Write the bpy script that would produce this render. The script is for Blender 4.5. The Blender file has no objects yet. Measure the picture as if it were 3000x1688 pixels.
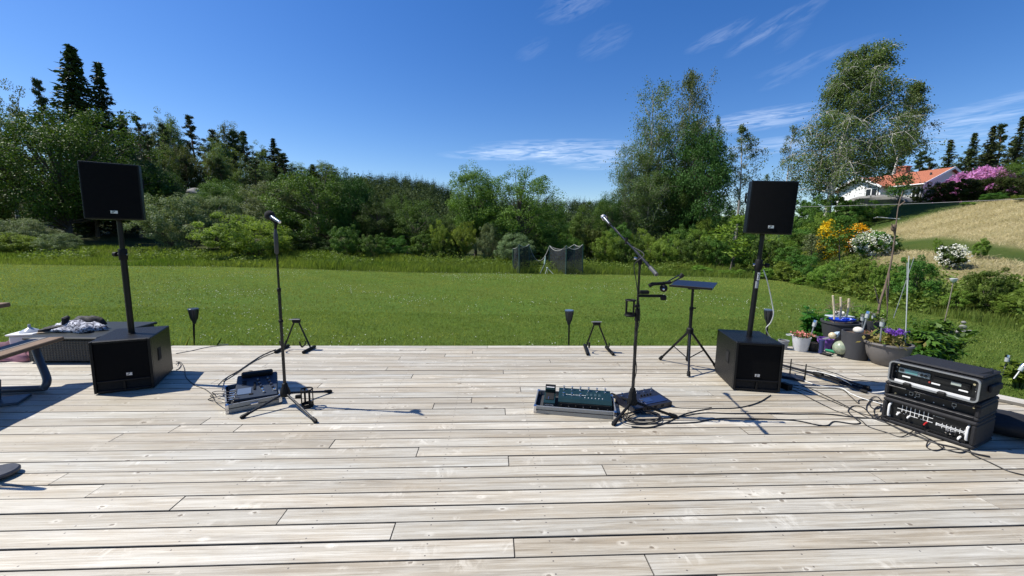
import bpy, bmesh, math, random
import numpy as np
from mathutils import Vector, Matrix, Euler

# ------------------------------------------------------------------ camera
S = bpy.context.scene
COL = S.collection
PI = math.pi
IW, IH, FPX = 3000.0, 1688.0, 1190.0          # photograph size, focal length in its pixels
PITCH, ROLL, CAMH = math.atan(.131), .0147, 1.5
_f0 = np.array([0, math.cos(PITCH), -math.sin(PITCH)]); _r0 = np.array([1., 0, 0])
_u0 = np.array([0, math.sin(PITCH), math.cos(PITCH)])
_r = math.cos(ROLL)*_r0 + math.sin(ROLL)*_u0
_u = -math.sin(ROLL)*_r0 + math.cos(ROLL)*_u0
CAM = np.array([0, 0, CAMH])
cd = bpy.data.cameras.new('camera'); cam = bpy.data.objects.new('camera', cd); COL.objects.link(cam)
cd.sensor_width = 36.0; cd.sensor_fit = 'HORIZONTAL'; cd.lens = 36.0*FPX/IW
cd.clip_start = .05; cd.clip_end = 3000
M = Matrix.Identity(4)
for i in range(3):
    M[i][0], M[i][1], M[i][2], M[i][3] = _r[i], _u[i], -_f0[i], CAM[i]
cam.matrix_world = M
S.camera = cam

def ray(x, y): return _r*(x-IW/2) + _u*(IH/2-y) + _f0*FPX
def gp(x, y, z=0.0):
    d = ray(x, y); return CAM + d*((z-CAMH)/d[2])
def at(x, y, Y):
    d = ray(x, y); return CAM + d*(Y/d[1])

# ------------------------------------------------------------------ sky, sun, exposure
SUN_DIR = np.array([-.59, .055, .80]); SUN_DIR /= np.linalg.norm(SUN_DIR)
SUN_EL = math.asin(SUN_DIR[2]); SUN_AZ = math.atan2(SUN_DIR[0], SUN_DIR[1])   # clockwise from +Y
S.view_settings.view_transform = 'Standard'; S.view_settings.look = 'None'
S.view_settings.gamma = 1.0; S.view_settings.exposure = 0.53; S.view_settings.use_curve_mapping = False
wd = bpy.data.worlds.new('World'); S.world = wd; wd.use_nodes = True
wn, wl = wd.node_tree.nodes, wd.node_tree.links
wn.clear()
wd.cycles.sampling_method = 'MANUAL'; wd.cycles.sample_map_resolution = 512
S.cycles.max_bounces = 6; S.cycles.diffuse_bounces = 3; S.cycles.glossy_bounces = 3; S.cycles.transmission_bounces = 4; S.cycles.transparent_max_bounces = 8
S.cycles.use_adaptive_sampling = True; S.cycles.adaptive_threshold = .015
sky = wn.new('ShaderNodeTexSky'); sky.sky_type = 'NISHITA'; sky.sun_disc = False
sky.sun_elevation = SUN_EL; sky.sun_rotation = SUN_AZ
sky.altitude = 80; sky.air_density = 1.0; sky.dust_density = .35; sky.ozone_density = 3.0
bg = wn.new('ShaderNodeBackground'); bg.inputs['Strength'].default_value = .102
out = wn.new('ShaderNodeOutputWorld')
hs = wn.new('ShaderNodeHueSaturation'); hs.inputs['Saturation'].default_value = 1.34; hs.inputs['Hue'].default_value = .512
wl.new(sky.outputs[0], hs.inputs['Color'])
# thin cirrus: streaks of noise inside soft patches of the sky, in world directions
tc = wn.new('ShaderNodeTexCoord'); sep = wn.new('ShaderNodeSeparateXYZ'); wl.new(tc.outputs['Generated'], sep.inputs[0])
def wm(op, a, b=None, c=None, clamp=False):
    n = wn.new('ShaderNodeMath'); n.operation = op; n.use_clamp = clamp
    for i, v in enumerate((a, b, c)):
        if v is None: continue
        if isinstance(v, (int, float)): n.inputs[i].default_value = v
        else: wl.new(v, n.inputs[i])
    return n.outputs[0]
AZ = wm('ARCTAN2', sep.outputs[0], sep.outputs[1]); EL = wm('ARCSINE', sep.outputs[2])
_nz = {}
def streaks(tilt, stretch, seed, fine=20.0):
    """one streaky noise, drawn out along a slightly tilted direction of the sky"""
    if (tilt, stretch, seed) in _nz: return _nz[(tilt, stretch, seed)]
    ct, st = math.cos(tilt), math.sin(tilt)
    p = wm('ADD', wm('MULTIPLY', AZ, ct), wm('MULTIPLY', EL, st)); q = wm('SUBTRACT', wm('MULTIPLY', EL, ct), wm('MULTIPLY', AZ, st))
    cv = wn.new('ShaderNodeCombineXYZ')
    wl.new(wm('MULTIPLY', p, fine), cv.inputs[0]); wl.new(wm('MULTIPLY', q, fine*stretch), cv.inputs[1]); cv.inputs[2].default_value = seed
    nz = wn.new('ShaderNodeTexNoise'); nz.inputs['Scale'].default_value = 1.0; nz.inputs['Detail'].default_value = 4.0
    nz.inputs['Roughness'].default_value = .55; nz.inputs['Distortion'].default_value = .8
    wl.new(cv.outputs[0], nz.inputs['Vector'])
    _nz[(tilt, stretch, seed)] = wm('MULTIPLY', wm('SUBTRACT', nz.outputs[0], .36), 2.6, clamp=True)
    return _nz[(tilt, stretch, seed)]
def cloud_patch(px, py, hx, hy, tilt, amp, low=True):
    d = ray(px, py); d /= np.linalg.norm(d)
    az, el = math.atan2(d[0], d[1]), math.asin(d[2])
    k = 1/FPX*.8
    a = wm('SUBTRACT', AZ, az); e = wm('SUBTRACT', EL, el)
    ct, st = math.cos(tilt), math.sin(tilt)
    p = wm('ADD', wm('MULTIPLY', a, ct/(hx*k)), wm('MULTIPLY', e, st/(hx*k)))
    q = wm('SUBTRACT', wm('MULTIPLY', e, ct/(hy*k)), wm('MULTIPLY', a, st/(hy*k)))
    r2 = wm('ADD', wm('MULTIPLY', p, p), wm('MULTIPLY', q, q))
    f = wm('SUBTRACT', 1.0, r2, clamp=True)
    n = streaks(.02, 9.0, 1.3) if low else streaks(.34, 4.5, 7.7, 22.0)
    amp = amp if low else amp*.40
    return wm('MULTIPLY', wm('MULTIPLY', n, f), amp)
patches = [(1640, 440, 330, 40, .0, 1.), (1480, 455, 250, 20, .02, .9), (1720, 470, 190, 22, .0, .8), (1750, 492, 140, 9, .0, .5),
           (1700, 0, 160, 50, .25, .7, False), (2110, 105, 110, 24, .28, .8, False), (2235, 95, 115, 22, .42, .9, False),
           (2330, 85, 70, 30, .8, .4, False), (2230, 350, 190, 34, .05, .9), (2280, 425, 170, 26, .03, .8),
           (2840, 355, 130, 17, .08, .7), (2890, 310, 140, 18, .15, .45), (2780, 400, 230, 34, -.03, .5), (2390, 170, 160, 18, .15, .5, False),
           (2310, 228, 80, 16, .3, .5, False), (1770, 125, 100, 45, .3, .4, False), (1560, 145, 70, 28, .4, .35, False), (2390, 10, 50, 26, .7, .45, False)]
tot = None
for p in patches:
    v = cloud_patch(*p)
    tot = v if tot is None else wm('ADD', tot, v)
tot = wm('MULTIPLY', wm('MINIMUM', tot, 1.0), .42)
mx = wn.new('ShaderNodeMixRGB'); mx.inputs[2].default_value = (8.5, 9.3, 10.5, 1)
wl.new(tot, mx.inputs[0]); wl.new(hs.outputs[0], mx.inputs[1])
wl.new(mx.outputs[0], bg.inputs['Color']); wl.new(bg.outputs[0], out.inputs[0])

sd = bpy.data.lights.new('sun', 'SUN'); sd.energy = 5.0; sd.angle = math.radians(.53); sd.color = (1, .955, .88)
so = bpy.data.objects.new('sun', sd); COL.objects.link(so)
so.rotation_euler = Vector((-SUN_DIR).tolist()).to_track_quat('-Z', 'Y').to_euler()

# ------------------------------------------------------------------ helpers: materials
MATS = {}
def srgb(r, g, b): return tuple(((c/255)/12.92 if c/255 <= .04045 else ((c/255+.055)/1.055)**2.4) for c in (r, g, b))
class NT:
    def __init__(s, name):
        s.m = bpy.data.materials.new(name); s.m.use_nodes = True
        s.n, s.l = s.m.node_tree.nodes, s.m.node_tree.links
        s.b = s.n['Principled BSDF']; s.o = s.n['Material Output']
        MATS[name] = s.m
    def new(s, t, **kw):
        n = s.n.new(t)
        for k, v in kw.items():
            if k in n.inputs: n.inputs[k].default_value = v
            else: setattr(n, k, v)
        return n
    def math(s, op, a, b=None, clamp=False):
        n = s.n.new('ShaderNodeMath'); n.operation = op; n.use_clamp = clamp
        for i, v in enumerate((a, b)):
            if v is None: continue
            if isinstance(v, (int, float)): n.inputs[i].default_value = v
            else: s.l.new(v, n.inputs[i])
        return n.outputs[0]
    def mix(s, fac, a, b, mode='MIX'):
        n = s.n.new('ShaderNodeMixRGB'); n.blend_type = mode
        for i, v in enumerate((fac, a, b)):
            if isinstance(v, (int, float)): n.inputs[i].default_value = v
            elif isinstance(v, tuple): n.inputs[i].default_value = (*v[:3], 1)
            else: s.l.new(v, n.inputs[i])
        return n.outputs[0]
    def noise(s, scale, detail=4, rough=.55, vec=None, dist=0):
        n = s.new('ShaderNodeTexNoise', Scale=scale, Detail=detail, Roughness=rough, Distortion=dist)
        if vec is not None: s.l.new(vec, n.inputs['Vector'])
        return n.outputs[0]
    def ramp(s, fac, stops):
        n = s.n.new('ShaderNodeValToRGB'); e = n.color_ramp.elements
        while len(e) < len(stops): e.new(.5)
        for i, (p, c) in enumerate(stops):
            e[i].position = p; e[i].color = (*c[:3], 1) if isinstance(c, tuple) else (c, c, c, 1)
        s.l.new(fac, n.inputs[0]); return n.outputs[0]
    def bump(s, h, strength, dist):
        n = s.new('ShaderNodeBump', Strength=strength, Distance=dist); s.l.new(h, n.inputs['Height']); s.l.new(n.outputs[0], s.b.inputs['Normal'])
    def coord(s, which='Object'): return s.n.new('ShaderNodeTexCoord').outputs[which]

def mat(name, col, rough=.5, metal=0., var=.12, scale=18., bump=.0, bscale=120., spec=.5):
    """plain surface: base colour with mottled wear and optional fine relief"""
    if name in MATS: return MATS[name]
    t = NT(name); c = t.coord()
    nz = t.noise(scale, 5, .6, c)
    dark = tuple(x*(1-var) for x in col); lite = tuple(min(1, x*(1+var)+.004*var) for x in col)
    t.l.new(t.mix(nz, dark, lite), t.b.inputs['Base Color'])
    t.b.inputs['Metallic'].default_value = metal; t.b.inputs['Specular IOR Level'].default_value = spec
    t.l.new(t.math('ADD', t.math('MULTIPLY', t.noise(scale*2.3, 3, .5, c), .22), rough-.11, True), t.b.inputs['Roughness'])
    if bump: t.bump(t.noise(bscale, 3, .6, c), bump, .004)
    return t.m

# ------------------------------------------------------------------ helpers: meshes
class MB:
    def __init__(s): s.v, s.f, s.M = [], [], Matrix.Identity(4)
    def add(s, vs, fs):
        o = len(s.v)
        s.v += [tuple(s.M @ Vector(p)) for p in vs]; s.f += [tuple(i+o for i in f) for f in fs]; return s
    def box(s, c, d, ch=0., R=None):
        hx, hy, hz = d[0]/2, d[1]/2, d[2]/2; ch = min(ch, hx*.9, hy*.9, hz*.9); V, F = [], []
        if ch <= 0:
            V = [(sx*hx, sy*hy, sz*hz) for sx in (-1, 1) for sy in (-1, 1) for sz in (-1, 1)]
            F = [(0, 1, 3, 2), (4, 6, 7, 5), (0, 4, 5, 1), (2, 3, 7, 6), (0, 2, 6, 4), (1, 5, 7, 3)]
        else:
            idx = {}
            for sx in (-1, 1):
                for sy in (-1, 1):
                    for sz in (-1, 1):
                        for k in range(3):
                            p = [sx*hx, sy*hy, sz*hz]
                            for j in range(3):
                                if j != k: p[j] -= (sx, sy, sz)[j]*ch
                            idx[(sx, sy, sz, k)] = len(V); V.append(tuple(p))
            def face(k, sg):
                a, b = [j for j in range(3) if j != k]; r = []
                for sa, sb in ((-1, -1), (1, -1), (1, 1), (-1, 1)):
                    t = [0, 0, 0]; t[k] = sg; t[a] = sa; t[b] = sb; r.append(idx[(*t, k)])
                return r
            for k in range(3):
                for sg in (-1, 1): F.append(face(k, sg))
            for k in range(3):
                a, b = [j for j in range(3) if j != k]
                for sa in (-1, 1):
                    for sb in (-1, 1):
                        r = []
                        for sk, f in ((-1, a), (1, a), (1, b), (-1, b)):
                            t = [0, 0, 0]; t[k] = sk; t[a] = sa; t[b] = sb; r.append(idx[(*t, f)])
                        F.append(r)
            for sx in (-1, 1):
                for sy in (-1, 1):
                    for sz in (-1, 1): F.append([idx[(sx, sy, sz, k)] for k in range(3)])
        Rm = R.to_matrix() if R is not None else None
        V = [tuple((Rm @ Vector(p) if Rm else Vector(p)) + Vector(c)) for p in V]
        return s.add(V, F)
    def tube(s, pts, r, n=8, cap=True):
        pts = [Vector(p) for p in pts]; m = len(pts); V, F = [], []
        rs = r if isinstance(r, (list, tuple)) else [r]*m
        t0 = (pts[1]-pts[0]).normalized(); up = Vector((0, 0, 1)) if abs(t0.z) < .9 else Vector((1, 0, 0))
        a = t0.cross(up).normalized()
        for i, p in enumerate(pts):
            t = (pts[min(i+1, m-1)]-pts[max(i-1, 0)]).normalized()
            a = (a - t*a.dot(t)).normalized(); b = t.cross(a)
            for k in range(n):
                w = 2*PI*k/n; V.append(tuple(p + (a*math.cos(w)+b*math.sin(w))*rs[i]))
        for i in range(m-1):
            for k in range(n): F.append((i*n+k, i*n+(k+1) % n, (i+1)*n+(k+1) % n, (i+1)*n+k))
        if cap: F += [tuple(range(n))[::-1], tuple(range((m-1)*n, m*n))]
        return s.add(V, F)
    def cyl(s, p0, p1, r, r1=None, n=12): return s.tube([p0, p1], [r, r if r1 is None else r1], n)
    def lathe(s, prof, n=24, c=(0, 0, 0), cap=True, wob=None):
        V, F = [], []; m = len(prof)
        for i, (r, z) in enumerate(prof):
            for k in range(n):
                w = 2*PI*k/n; q = r*(wob(w, i) if wob else 1)
                V.append((c[0]+q*math.cos(w), c[1]+q*math.sin(w), c[2]+z))
        for i in range(m-1):
            for k in range(n): F.append((i*n+k, i*n+(k+1) % n, (i+1)*n+(k+1) % n, (i+1)*n+k))
        if cap: F += [tuple(range(n))[::-1], tuple(range((m-1)*n, m*n))]
        return s.add(V, F)
    def prism(s, poly, y0, y1):
        """polygon in (x,z), extruded along y"""
        n = len(poly); V = [(x, y0, z) for x, z in poly]+[(x, y1, z) for x, z in poly]
        F = [tuple(range(n)), tuple(range(n, 2*n))[::-1]] + [(i, i+n, (i+1) % n+n, (i+1) % n) for i in range(n)]
        return s.add(V, F)
    def ball(s, c, r, n=14, m=9, sz=1.):
        return s.lathe([(max(r*math.sin(PI*i/m), 1e-4), -r*sz*math.cos(PI*i/m)) for i in range(m+1)], n, c, cap=False)
    def build(s, name, material, parent=None, smooth=35, loc=None, rot=None):
        me = bpy.data.meshes.new(name); me.from_pydata(s.v, [], s.f)
        bm = bmesh.new(); bm.from_mesh(me); bmesh.ops.recalc_face_normals(bm, faces=bm.faces); bm.to_mesh(me); bm.free()
        if smooth:
            me.polygons.foreach_set('use_smooth', [True]*len(me.polygons)); me.set_sharp_from_angle(angle=math.radians(smooth))
        return link(name, me, material, parent, loc, rot)
def link(name, me, material=None, parent=None, loc=None, rot=None):
    o = bpy.data.objects.new(name, me); COL.objects.link(o)
    if material is not None: me.materials.clear(); me.materials.append(material)
    if parent is not None: o.parent = parent
    if loc is not None: o.location = tuple(loc)
    if rot is not None: o.rotation_euler = rot
    return o
def tag(o, label=None, cat=None, group=None, kind=None):
    if label: o['label'] = label
    if cat: o['category'] = cat
    if group: o['group'] = group
    if kind: o['kind'] = kind
    return o
def thing(name, label, cat, loc=(0, 0, 0), rz=0., group=None):
    o = bpy.data.objects.new(name, None); COL.objects.link(o); o.empty_display_size = .1
    o.location = tuple(float(x) for x in loc); o.rotation_euler = (0, 0, rz)
    return tag(o, label, cat, group)
def struct(o): o['kind'] = 'structure'; return o
def dup(root, loc, rz=0., scale=1., label=None, group=None, mats=None):
    r = root.copy(); COL.objects.link(r); r.location = tuple(float(x) for x in loc); r.rotation_euler = (0, 0, rz)
    r.scale = (scale,)*3 if isinstance(scale, (int, float)) else scale
    if label: r['label'] = label
    if group: r['group'] = group
    for ch in list(root.children):
        c = ch.copy(); COL.objects.link(c); c.parent = r
        for g in ch.children:
            d = g.copy(); COL.objects.link(d); d.parent = c
    return r
def text_mesh(body, size, extrude=.0004):
    cu = bpy.data.curves.new('lettering', 'FONT'); cu.body = body; cu.size = size; cu.extrude = extrude; cu.align_x = 'CENTER'; cu.align_y = 'CENTER'
    cu.resolution_u = 2
    o = bpy.data.objects.new('lettering', cu); COL.objects.link(o)
    me = bpy.data.meshes.new_from_object(o.evaluated_get(bpy.context.evaluated_depsgraph_get()))
    bpy.data.objects.remove(o); return me
def np_mesh(name, V, F, tint=None, smooth=False):
    """V (n,3), F (m,k) arrays"""
    V = np.ascontiguousarray(V, dtype=np.float32); F = np.ascontiguousarray(F, dtype=np.int32)
    me = bpy.data.meshes.new(name); m, k = F.shape
    me.vertices.add(len(V)); me.vertices.foreach_set('co', V.ravel())
    me.loops.add(m*k); me.loops.foreach_set('vertex_index', F.ravel())
    me.polygons.add(m); me.polygons.foreach_set('loop_start', np.arange(m, dtype=np.int32)*k)
    if tint is not None:
        a = me.attributes.new('tint', 'FLOAT', 'POINT'); a.data.foreach_set('value', np.ascontiguousarray(tint, dtype=np.float32))
    if smooth: me.polygons.foreach_set('use_smooth', np.ones(m, dtype=bool))
    me.update(calc_edges=True); return me
def unit(v): return v/np.maximum(np.linalg.norm(v, axis=-1, keepdims=True), 1e-9)
ORD = ['first', 'second', 'third', 'fourth', 'fifth', 'sixth', 'seventh', 'eighth', 'ninth', 'tenth', 'eleventh', 'twelfth', 'thirteenth', 'fourteenth', 'fifteenth', 'sixteenth', 'seventeenth', 'eighteenth']
def ordinal(i, n): return 'leftmost' if i == 0 else 'rightmost' if i == n-1 else ORD[i]
def smooth_path(pts, k=6):
    P = [np.array(p, float) for p in pts]; P = [2*P[0]-P[1]]+P+[2*P[-1]-P[-2]]; R = []
    for i in range(1, len(P)-2):
        for j in range(k):
            t = j/k; a, b, c, d = P[i-1:i+3]
            R.append(.5*((2*b)+(-a+c)*t+(2*a-5*b+4*c-d)*t*t+(-a+3*b-3*c+d)*t**3))
    R.append(P[-2]); return R

# ------------------------------------------------------------------ terrain
FOOT = [(-60, 11.5), (0, 10.9), (8, 10.6), (11, 10.5), (14, 11.2), (18.4, 12.2), (24, 14), (40, 17), (80, 24), (300, 60)]
PROF = [(-400, -.35), (0, -.35), (1.5, 0), (5, 1.2), (8, 1.5), (12, 2.9), (17, 4.55), (22, 4.7), (34, 4.85), (45, 6), (80, 12), (200, 26), (600, 34)]
def foot_x(y): return np.interp(y, [p[0] for p in FOOT], [p[1] for p in FOOT])
def sstep(a, b, x): t = np.clip((x-a)/(b-a), 0, 1); return t*t*(3-2*t)
def vnoise(x, y, s):
    return (np.sin(x*1.3/s+1.7*np.sin(y*.9/s)+.4)+np.sin(y*1.7/s+1.3*np.sin(x*1.1/s)+2.1)+np.sin((x+y)*.8/s+4.2))/3
def height(x, y):
    x = np.asarray(x, float); y = np.asarray(y, float)
    s = x-foot_x(y)
    hr = np.interp(s, [p[0] for p in PROF], [p[1] for p in PROF])
    damp = sstep(75, 40, y)                         # the bank on the right fades into the far valley
    fy = np.interp(y, [6, 14, 18, 22, 27, 34, 45], [.5, .6, .8, .9, .92, 1, 1.02])
    h = -.35+(hr+.35)*(damp+(1-damp)*.35)*fy
    # wooded hill on the left: rises away from the lawn, runs back to the right
    d = (-.60*(x+14)+.80*(y-30))                    # distance behind the left foot
    side = sstep(24, -30, x+.18*(y-40))
    h = h + side*(np.interp(d, [-50, 0, 10, 25, 35, 50, 70, 120, 400], [0, .2, .5, 1.4, 2.6, 5.5, 8.5, 10.5, 11]))
    h = h + .25*sstep(19, 26, y)*sstep(8, -8, x)
    # far ridge closing the valley
    h = h + 19*sstep(150, 290, y+.10*np.abs(x-10))*sstep(400, 40, np.abs(x+60))
    dep = sstep(7, 22, np.hypot(x, y-8))
    return h + dep*.10*vnoise(x, y, 2.6)*(sstep(17.5, 22, y)+sstep(0, 3, s)).clip(0, 1)
def hz(x, y): return float(height(x, y))
def axis_grid(lo, hi, c0, c1, fine, grow):
    a = list(np.arange(c0, c1+1e-6, fine)); st = fine; v = c1
    while v < hi: st *= grow; v += st; a.append(min(v, hi))
    st = fine; v = c0
    while v > lo: st *= grow; v -= st; a.insert(0, max(v, lo))
    return np.array(a)
gx = axis_grid(-420, 420, -26, 40, .5, 1.09); gy = axis_grid(-60, 620, 2, 36, .5, 1.08)
GX, GY = np.meshgrid(gx, gy); nx, ny = len(gx), len(gy)
GZ = height(GX, GY)
V = np.stack([GX.ravel(), GY.ravel(), GZ.ravel()], 1)
ii = (np.arange(ny-1)[:, None]*nx+np.arange(nx-1)[None]).ravel()
gme = np_mesh('ground', V, np.stack([ii, ii+1, ii+1+nx, ii+nx], 1), smooth=True)
# zones of the ground: mown lawn, rough meadow, dried cut grass on the bank, forest floor
sx = GX-foot_x(GY)
lawn_y = 18.7+.5*np.sin(GX*.35)+.25*np.sin(GX*1.1)
def zone_masks(X, Y, s):
    edge = .45*vnoise(X, Y, 1.3)
    lawn = sstep(.3, -.3, Y-(18.7+.4*np.sin(X*.35)))*sstep(.3, -.3, s+.2*edge)
    straw = (sstep(8.4, 9.6, s+edge)*sstep(21, 19, s)+sstep(2.2, 3.2, s+1.5*edge)*sstep(7.2, 6.2, s+edge)*.8).clip(0, 1)*sstep(30, 27, Y+edge*2)
    mown = (sstep(6, 7.2, s+edge)*sstep(9.4, 8.4, s+edge)+sstep(8, 10, s)*sstep(20, 18, s)*sstep(27, 30, Y)*sstep(46, 40, Y)).clip(0, 1)
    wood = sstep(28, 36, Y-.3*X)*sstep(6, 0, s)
    return lawn, straw, mown, wood
L_, St_, Mo_, Wo_ = zone_masks(GX, GY, sx)
rough = np.array([.075, .115, .022]); C = np.ones(GX.shape+(3,))*rough
def blend(C, m, c): return C*(1-m[..., None])+np.array(c)*m[..., None]
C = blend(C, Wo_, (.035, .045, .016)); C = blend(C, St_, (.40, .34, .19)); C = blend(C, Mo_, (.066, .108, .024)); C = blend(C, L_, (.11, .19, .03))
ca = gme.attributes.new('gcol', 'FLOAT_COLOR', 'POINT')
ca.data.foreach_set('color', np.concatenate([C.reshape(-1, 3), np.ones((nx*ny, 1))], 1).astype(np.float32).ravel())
t = NT('meadow ground'); c = t.coord()
at_ = t.new('ShaderNodeAttribute', attribute_name='gcol')
n1 = t.noise(.55, 5, .6, c); n2 = t.noise(9, 6, .7, c); n3 = t.noise(60, 4, .7, c)
col = t.mix(t.math('MULTIPLY', t.ramp(n1, [(.35, 0.), (.7, 1.)]), .35), at_.outputs['Color'], (.15, .155, .03))
col = t.mix(t.math('MULTIPLY', n2, 1.), t.mix(1., col, (.55, .55, .55), 'MULTIPLY'), t.mix(1., col, (1.35, 1.35, 1.3), 'MULTIPLY'))
col = t.mix(t.math('MULTIPLY', n3, .8), t.mix(1., col, (.6, .62, .6), 'MULTIPLY'), t.mix(1., col, (1.25, 1.25, 1.2), 'MULTIPLY'))
t.l.new(col, t.b.inputs['Base Color']); t.b.inputs['Roughness'].default_value = .95; t.b.inputs['Specular IOR Level'].default_value = .1
hb = t.math('ADD', t.math('MULTIPLY', n2, .6), n3); t.bump(hb, .9, .06)
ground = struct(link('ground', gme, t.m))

# ------------------------------------------------------------------ grass (nobody could count it)
def leaf_mat(name, c0, c1, trans=.22, rough=.55, objvar=.18, spec=.14):
    if name in MATS: return MATS[name]
    t = NT(name); a = t.new('ShaderNodeAttribute', attribute_name='tint').outputs['Fac']
    oi = t.n.new('ShaderNodeObjectInfo').outputs['Random']
    col = t.mix(a, c0, c1)
    h = t.new('ShaderNodeHueSaturation'); t.l.new(col, h.inputs['Color'])
    t.l.new(t.math('ADD', t.math('MULTIPLY', oi, .05), .475), h.inputs['Hue'])
    t.l.new(t.math('ADD', t.math('MULTIPLY', oi, 2*objvar), 1-objvar), h.inputs['Value'])
    col = h.outputs[0]
    t.l.new(col, t.b.inputs['Base Color']); t.b.inputs['Roughness'].default_value = rough; t.b.inputs['Specular IOR Level'].default_value = spec
    tr = t.new('ShaderNodeBsdfTranslucent'); t.l.new(t.mix(1., col, (1.5, 1.5, .8), 'MULTIPLY'), tr.inputs['Color'])
    ms = t.new('ShaderNodeMixShader', Fac=trans); t.l.new(t.b.outputs[0], ms.inputs[1]); t.l.new(tr.outputs[0], ms.inputs[2])
    t.l.new(ms.outputs[0], t.o.inputs['Surface']); return t.m
def blades(name, X, Y, h, w, lean, material, seed=0, tint=None, droop=.35):
    r = np.random.default_rng(seed); N = len(X); Z = height(X, Y)-.01
    az = r.uniform(0, 2*PI, N); fx, fy = np.cos(az), np.sin(az)
    la = r.uniform(0, 2*PI, N); ll = np.abs(r.normal(0, lean, N))*h
    lx, ly = np.cos(la)*ll+h*.12, np.sin(la)*ll
    b = np.stack([X, Y, Z], 1); wv = np.stack([fx, fy, 0*fx], 1)*(w/2)[:, None]
    mid = b+np.stack([lx*droop, ly*droop, h*.6], 1); tip = b+np.stack([lx, ly, h*(1-.2*np.minimum(1, ll/h))], 1)
    V = np.stack([b-wv, b+wv, mid+wv*.75, tip, mid-wv*.75], 1).reshape(-1, 3)
    F = (np.arange(N)[:, None]*5+np.arange(5)[None])
    tt = r.uniform(0, 1, N) if tint is None else tint
    return tag(link(name, np_mesh(name, V, F, np.repeat(tt, 5)), material), kind='stuff')
rg = np.random.default_rng(5)
DA = math.radians(3.0); CU = np.array([math.cos(DA), math.sin(DA)]); CV = np.array([-math.sin(DA), math.cos(DA)])
V_NEAR, PITCHW, NROW = 1.847, .1265, 28
V_FAR = V_NEAR+NROW*PITCHW; U_R, U_L = 4.98, -9.5
def duv(x, y): return x*CU[0]+y*CU[1], x*CV[0]+y*CV[1]
def scatter(n, y0, y1, k=1.36, xlo=-60, xhi=60):
    Y = np.sqrt(rg.uniform(y0**2, y1**2, n)); X = rg.uniform(-1, 1, n)*Y*k
    m = (X > xlo) & (X < xhi); X, Y = X[m], Y[m]
    u, v = duv(X, Y); m = ~((v < V_FAR+.03) & (u < U_R+.04)); return X[m], Y[m]
g_lawn = leaf_mat('lawn grass', (.052, .112, .016), (.27, .31, .075), .35, .5, .0)
def lawn_ok(X, Y): return zone_masks(X, Y, X-foot_x(Y))[0] > .5
for nm, n, y0, y1, h0, h1, w in (('short_grass', 120000, 3.0, 9, .028, .055, .008), ('mown_grass', 110000, 9, 19.5, .022, .05, .018)):
    X, Y = scatter(n, y0, y1); m = lawn_ok(X, Y); X, Y = X[m], Y[m]
    pt = np.clip((.5+.5*vnoise(X, Y, 1.2))*.25+(.5+.5*vnoise(X+7, Y*1.8, 3.7))*.35+.024*(Y-10)+.22*vnoise(X, Y, .28)+.42*rg.uniform(0, 1, len(X)), 0, 1)
    blades(nm, X, Y, rg.uniform(h0, h1, len(X)), np.full(len(X), w), .55, g_lawn, 3, pt)
o = bpy.data.objects['short_grass']; tag(o, 'short mown lawn grass just beyond the deck edge', 'grass')
o = bpy.data.objects['mown_grass']; tag(o, 'mown lawn grass farther out towards the meadow', 'grass')
# longer uncut grass along the deck edge
u = rg.uniform(U_L+2, U_R+.5, 5200); v = V_FAR+.03+np.abs(rg.normal(0, .16, 5200)); X = u*CU[0]+v*CV[0]; Y = u*CU[1]+v*CV[1]
blades('deck_edge_grass', X, Y, rg.uniform(.10, .36, len(X)), np.full(len(X), .008), .5, leaf_mat('edge grass', (.10, .14, .03), (.27, .28, .09), .35, .5, 0), 9)
tag(bpy.data.objects['deck_edge_grass'], 'longer uncut grass growing along the deck edge', 'grass')
# tall meadow grass behind the lawn and along the bank foot
X, Y = scatter(190000, 18.3, 27, 1.4); s = X-foot_x(Y); m = (Y > 18.7+.4*np.sin(X*.35)) & (s < 6) & (rg.uniform(0, 1, len(X)) < np.clip(1.3-(Y-19)/9, .15, 1))
X, Y = X[m], Y[m]; X2 = rg.uniform(9.5, 17, 60000); Y2 = rg.uniform(6, 19, 60000); s2 = X2-foot_x(Y2); m = (s2 > -.1) & (s2 < 2.6); X, Y = np.append(X, X2[m]), np.append(Y, Y2[m])
clump = vnoise(X, Y, .9); nearb = (Y < 18) & (X > 9); hh = (.14+.30*(.5+.5*clump)+.12*vnoise(X, Y, 4.))*rg.uniform(.45, 1.25, len(X))*np.where(nearb, .62, 1.)
blades('tall_grass', X, Y, hh, np.where(nearb, .6, 1.)*rg.uniform(.010, .020, len(X)), .32, leaf_mat('meadow grass', (.050, .105, .014), (.20, .235, .052), .4, .55, 0), 11, (.5+.5*vnoise(X, Y, 1.7))*.5+.5*rg.uniform(0, 1, len(X)))
tag(bpy.data.objects['tall_grass'], 'tall unmown meadow grass along the far lawn edge', 'grass')
# broad leaved weeds in the tall grass
X = np.append(rg.uniform(9.6, 15, 5200), rg.uniform(-26, 14, 5200)); Y = np.append(rg.uniform(6.5, 19, 5200), rg.uniform(19, 25, 5200)); s = X-foot_x(Y); m = (s > -.15) & (s < 3.4) & (Y < 19) & (vnoise(X, Y, .8) > -.25) | (Y > 19.3) & (s < 3) & (vnoise(X, Y, 1.) > .1)
X, Y = X[m], Y[m]; k = 9; idx = np.repeat(np.arange(len(X)), k); hh_ = rg.uniform(.15, .6, len(X)); g_ = rg.uniform(.25, 1, len(idx))
C_ = np.stack([X[idx]+rg.normal(0, .09, len(idx)), Y[idx]+rg.normal(0, .09, len(idx)), height(X, Y)[idx]+g_*hh_[idx]], 1)
WEED = (C_, idx, len(X))
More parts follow.
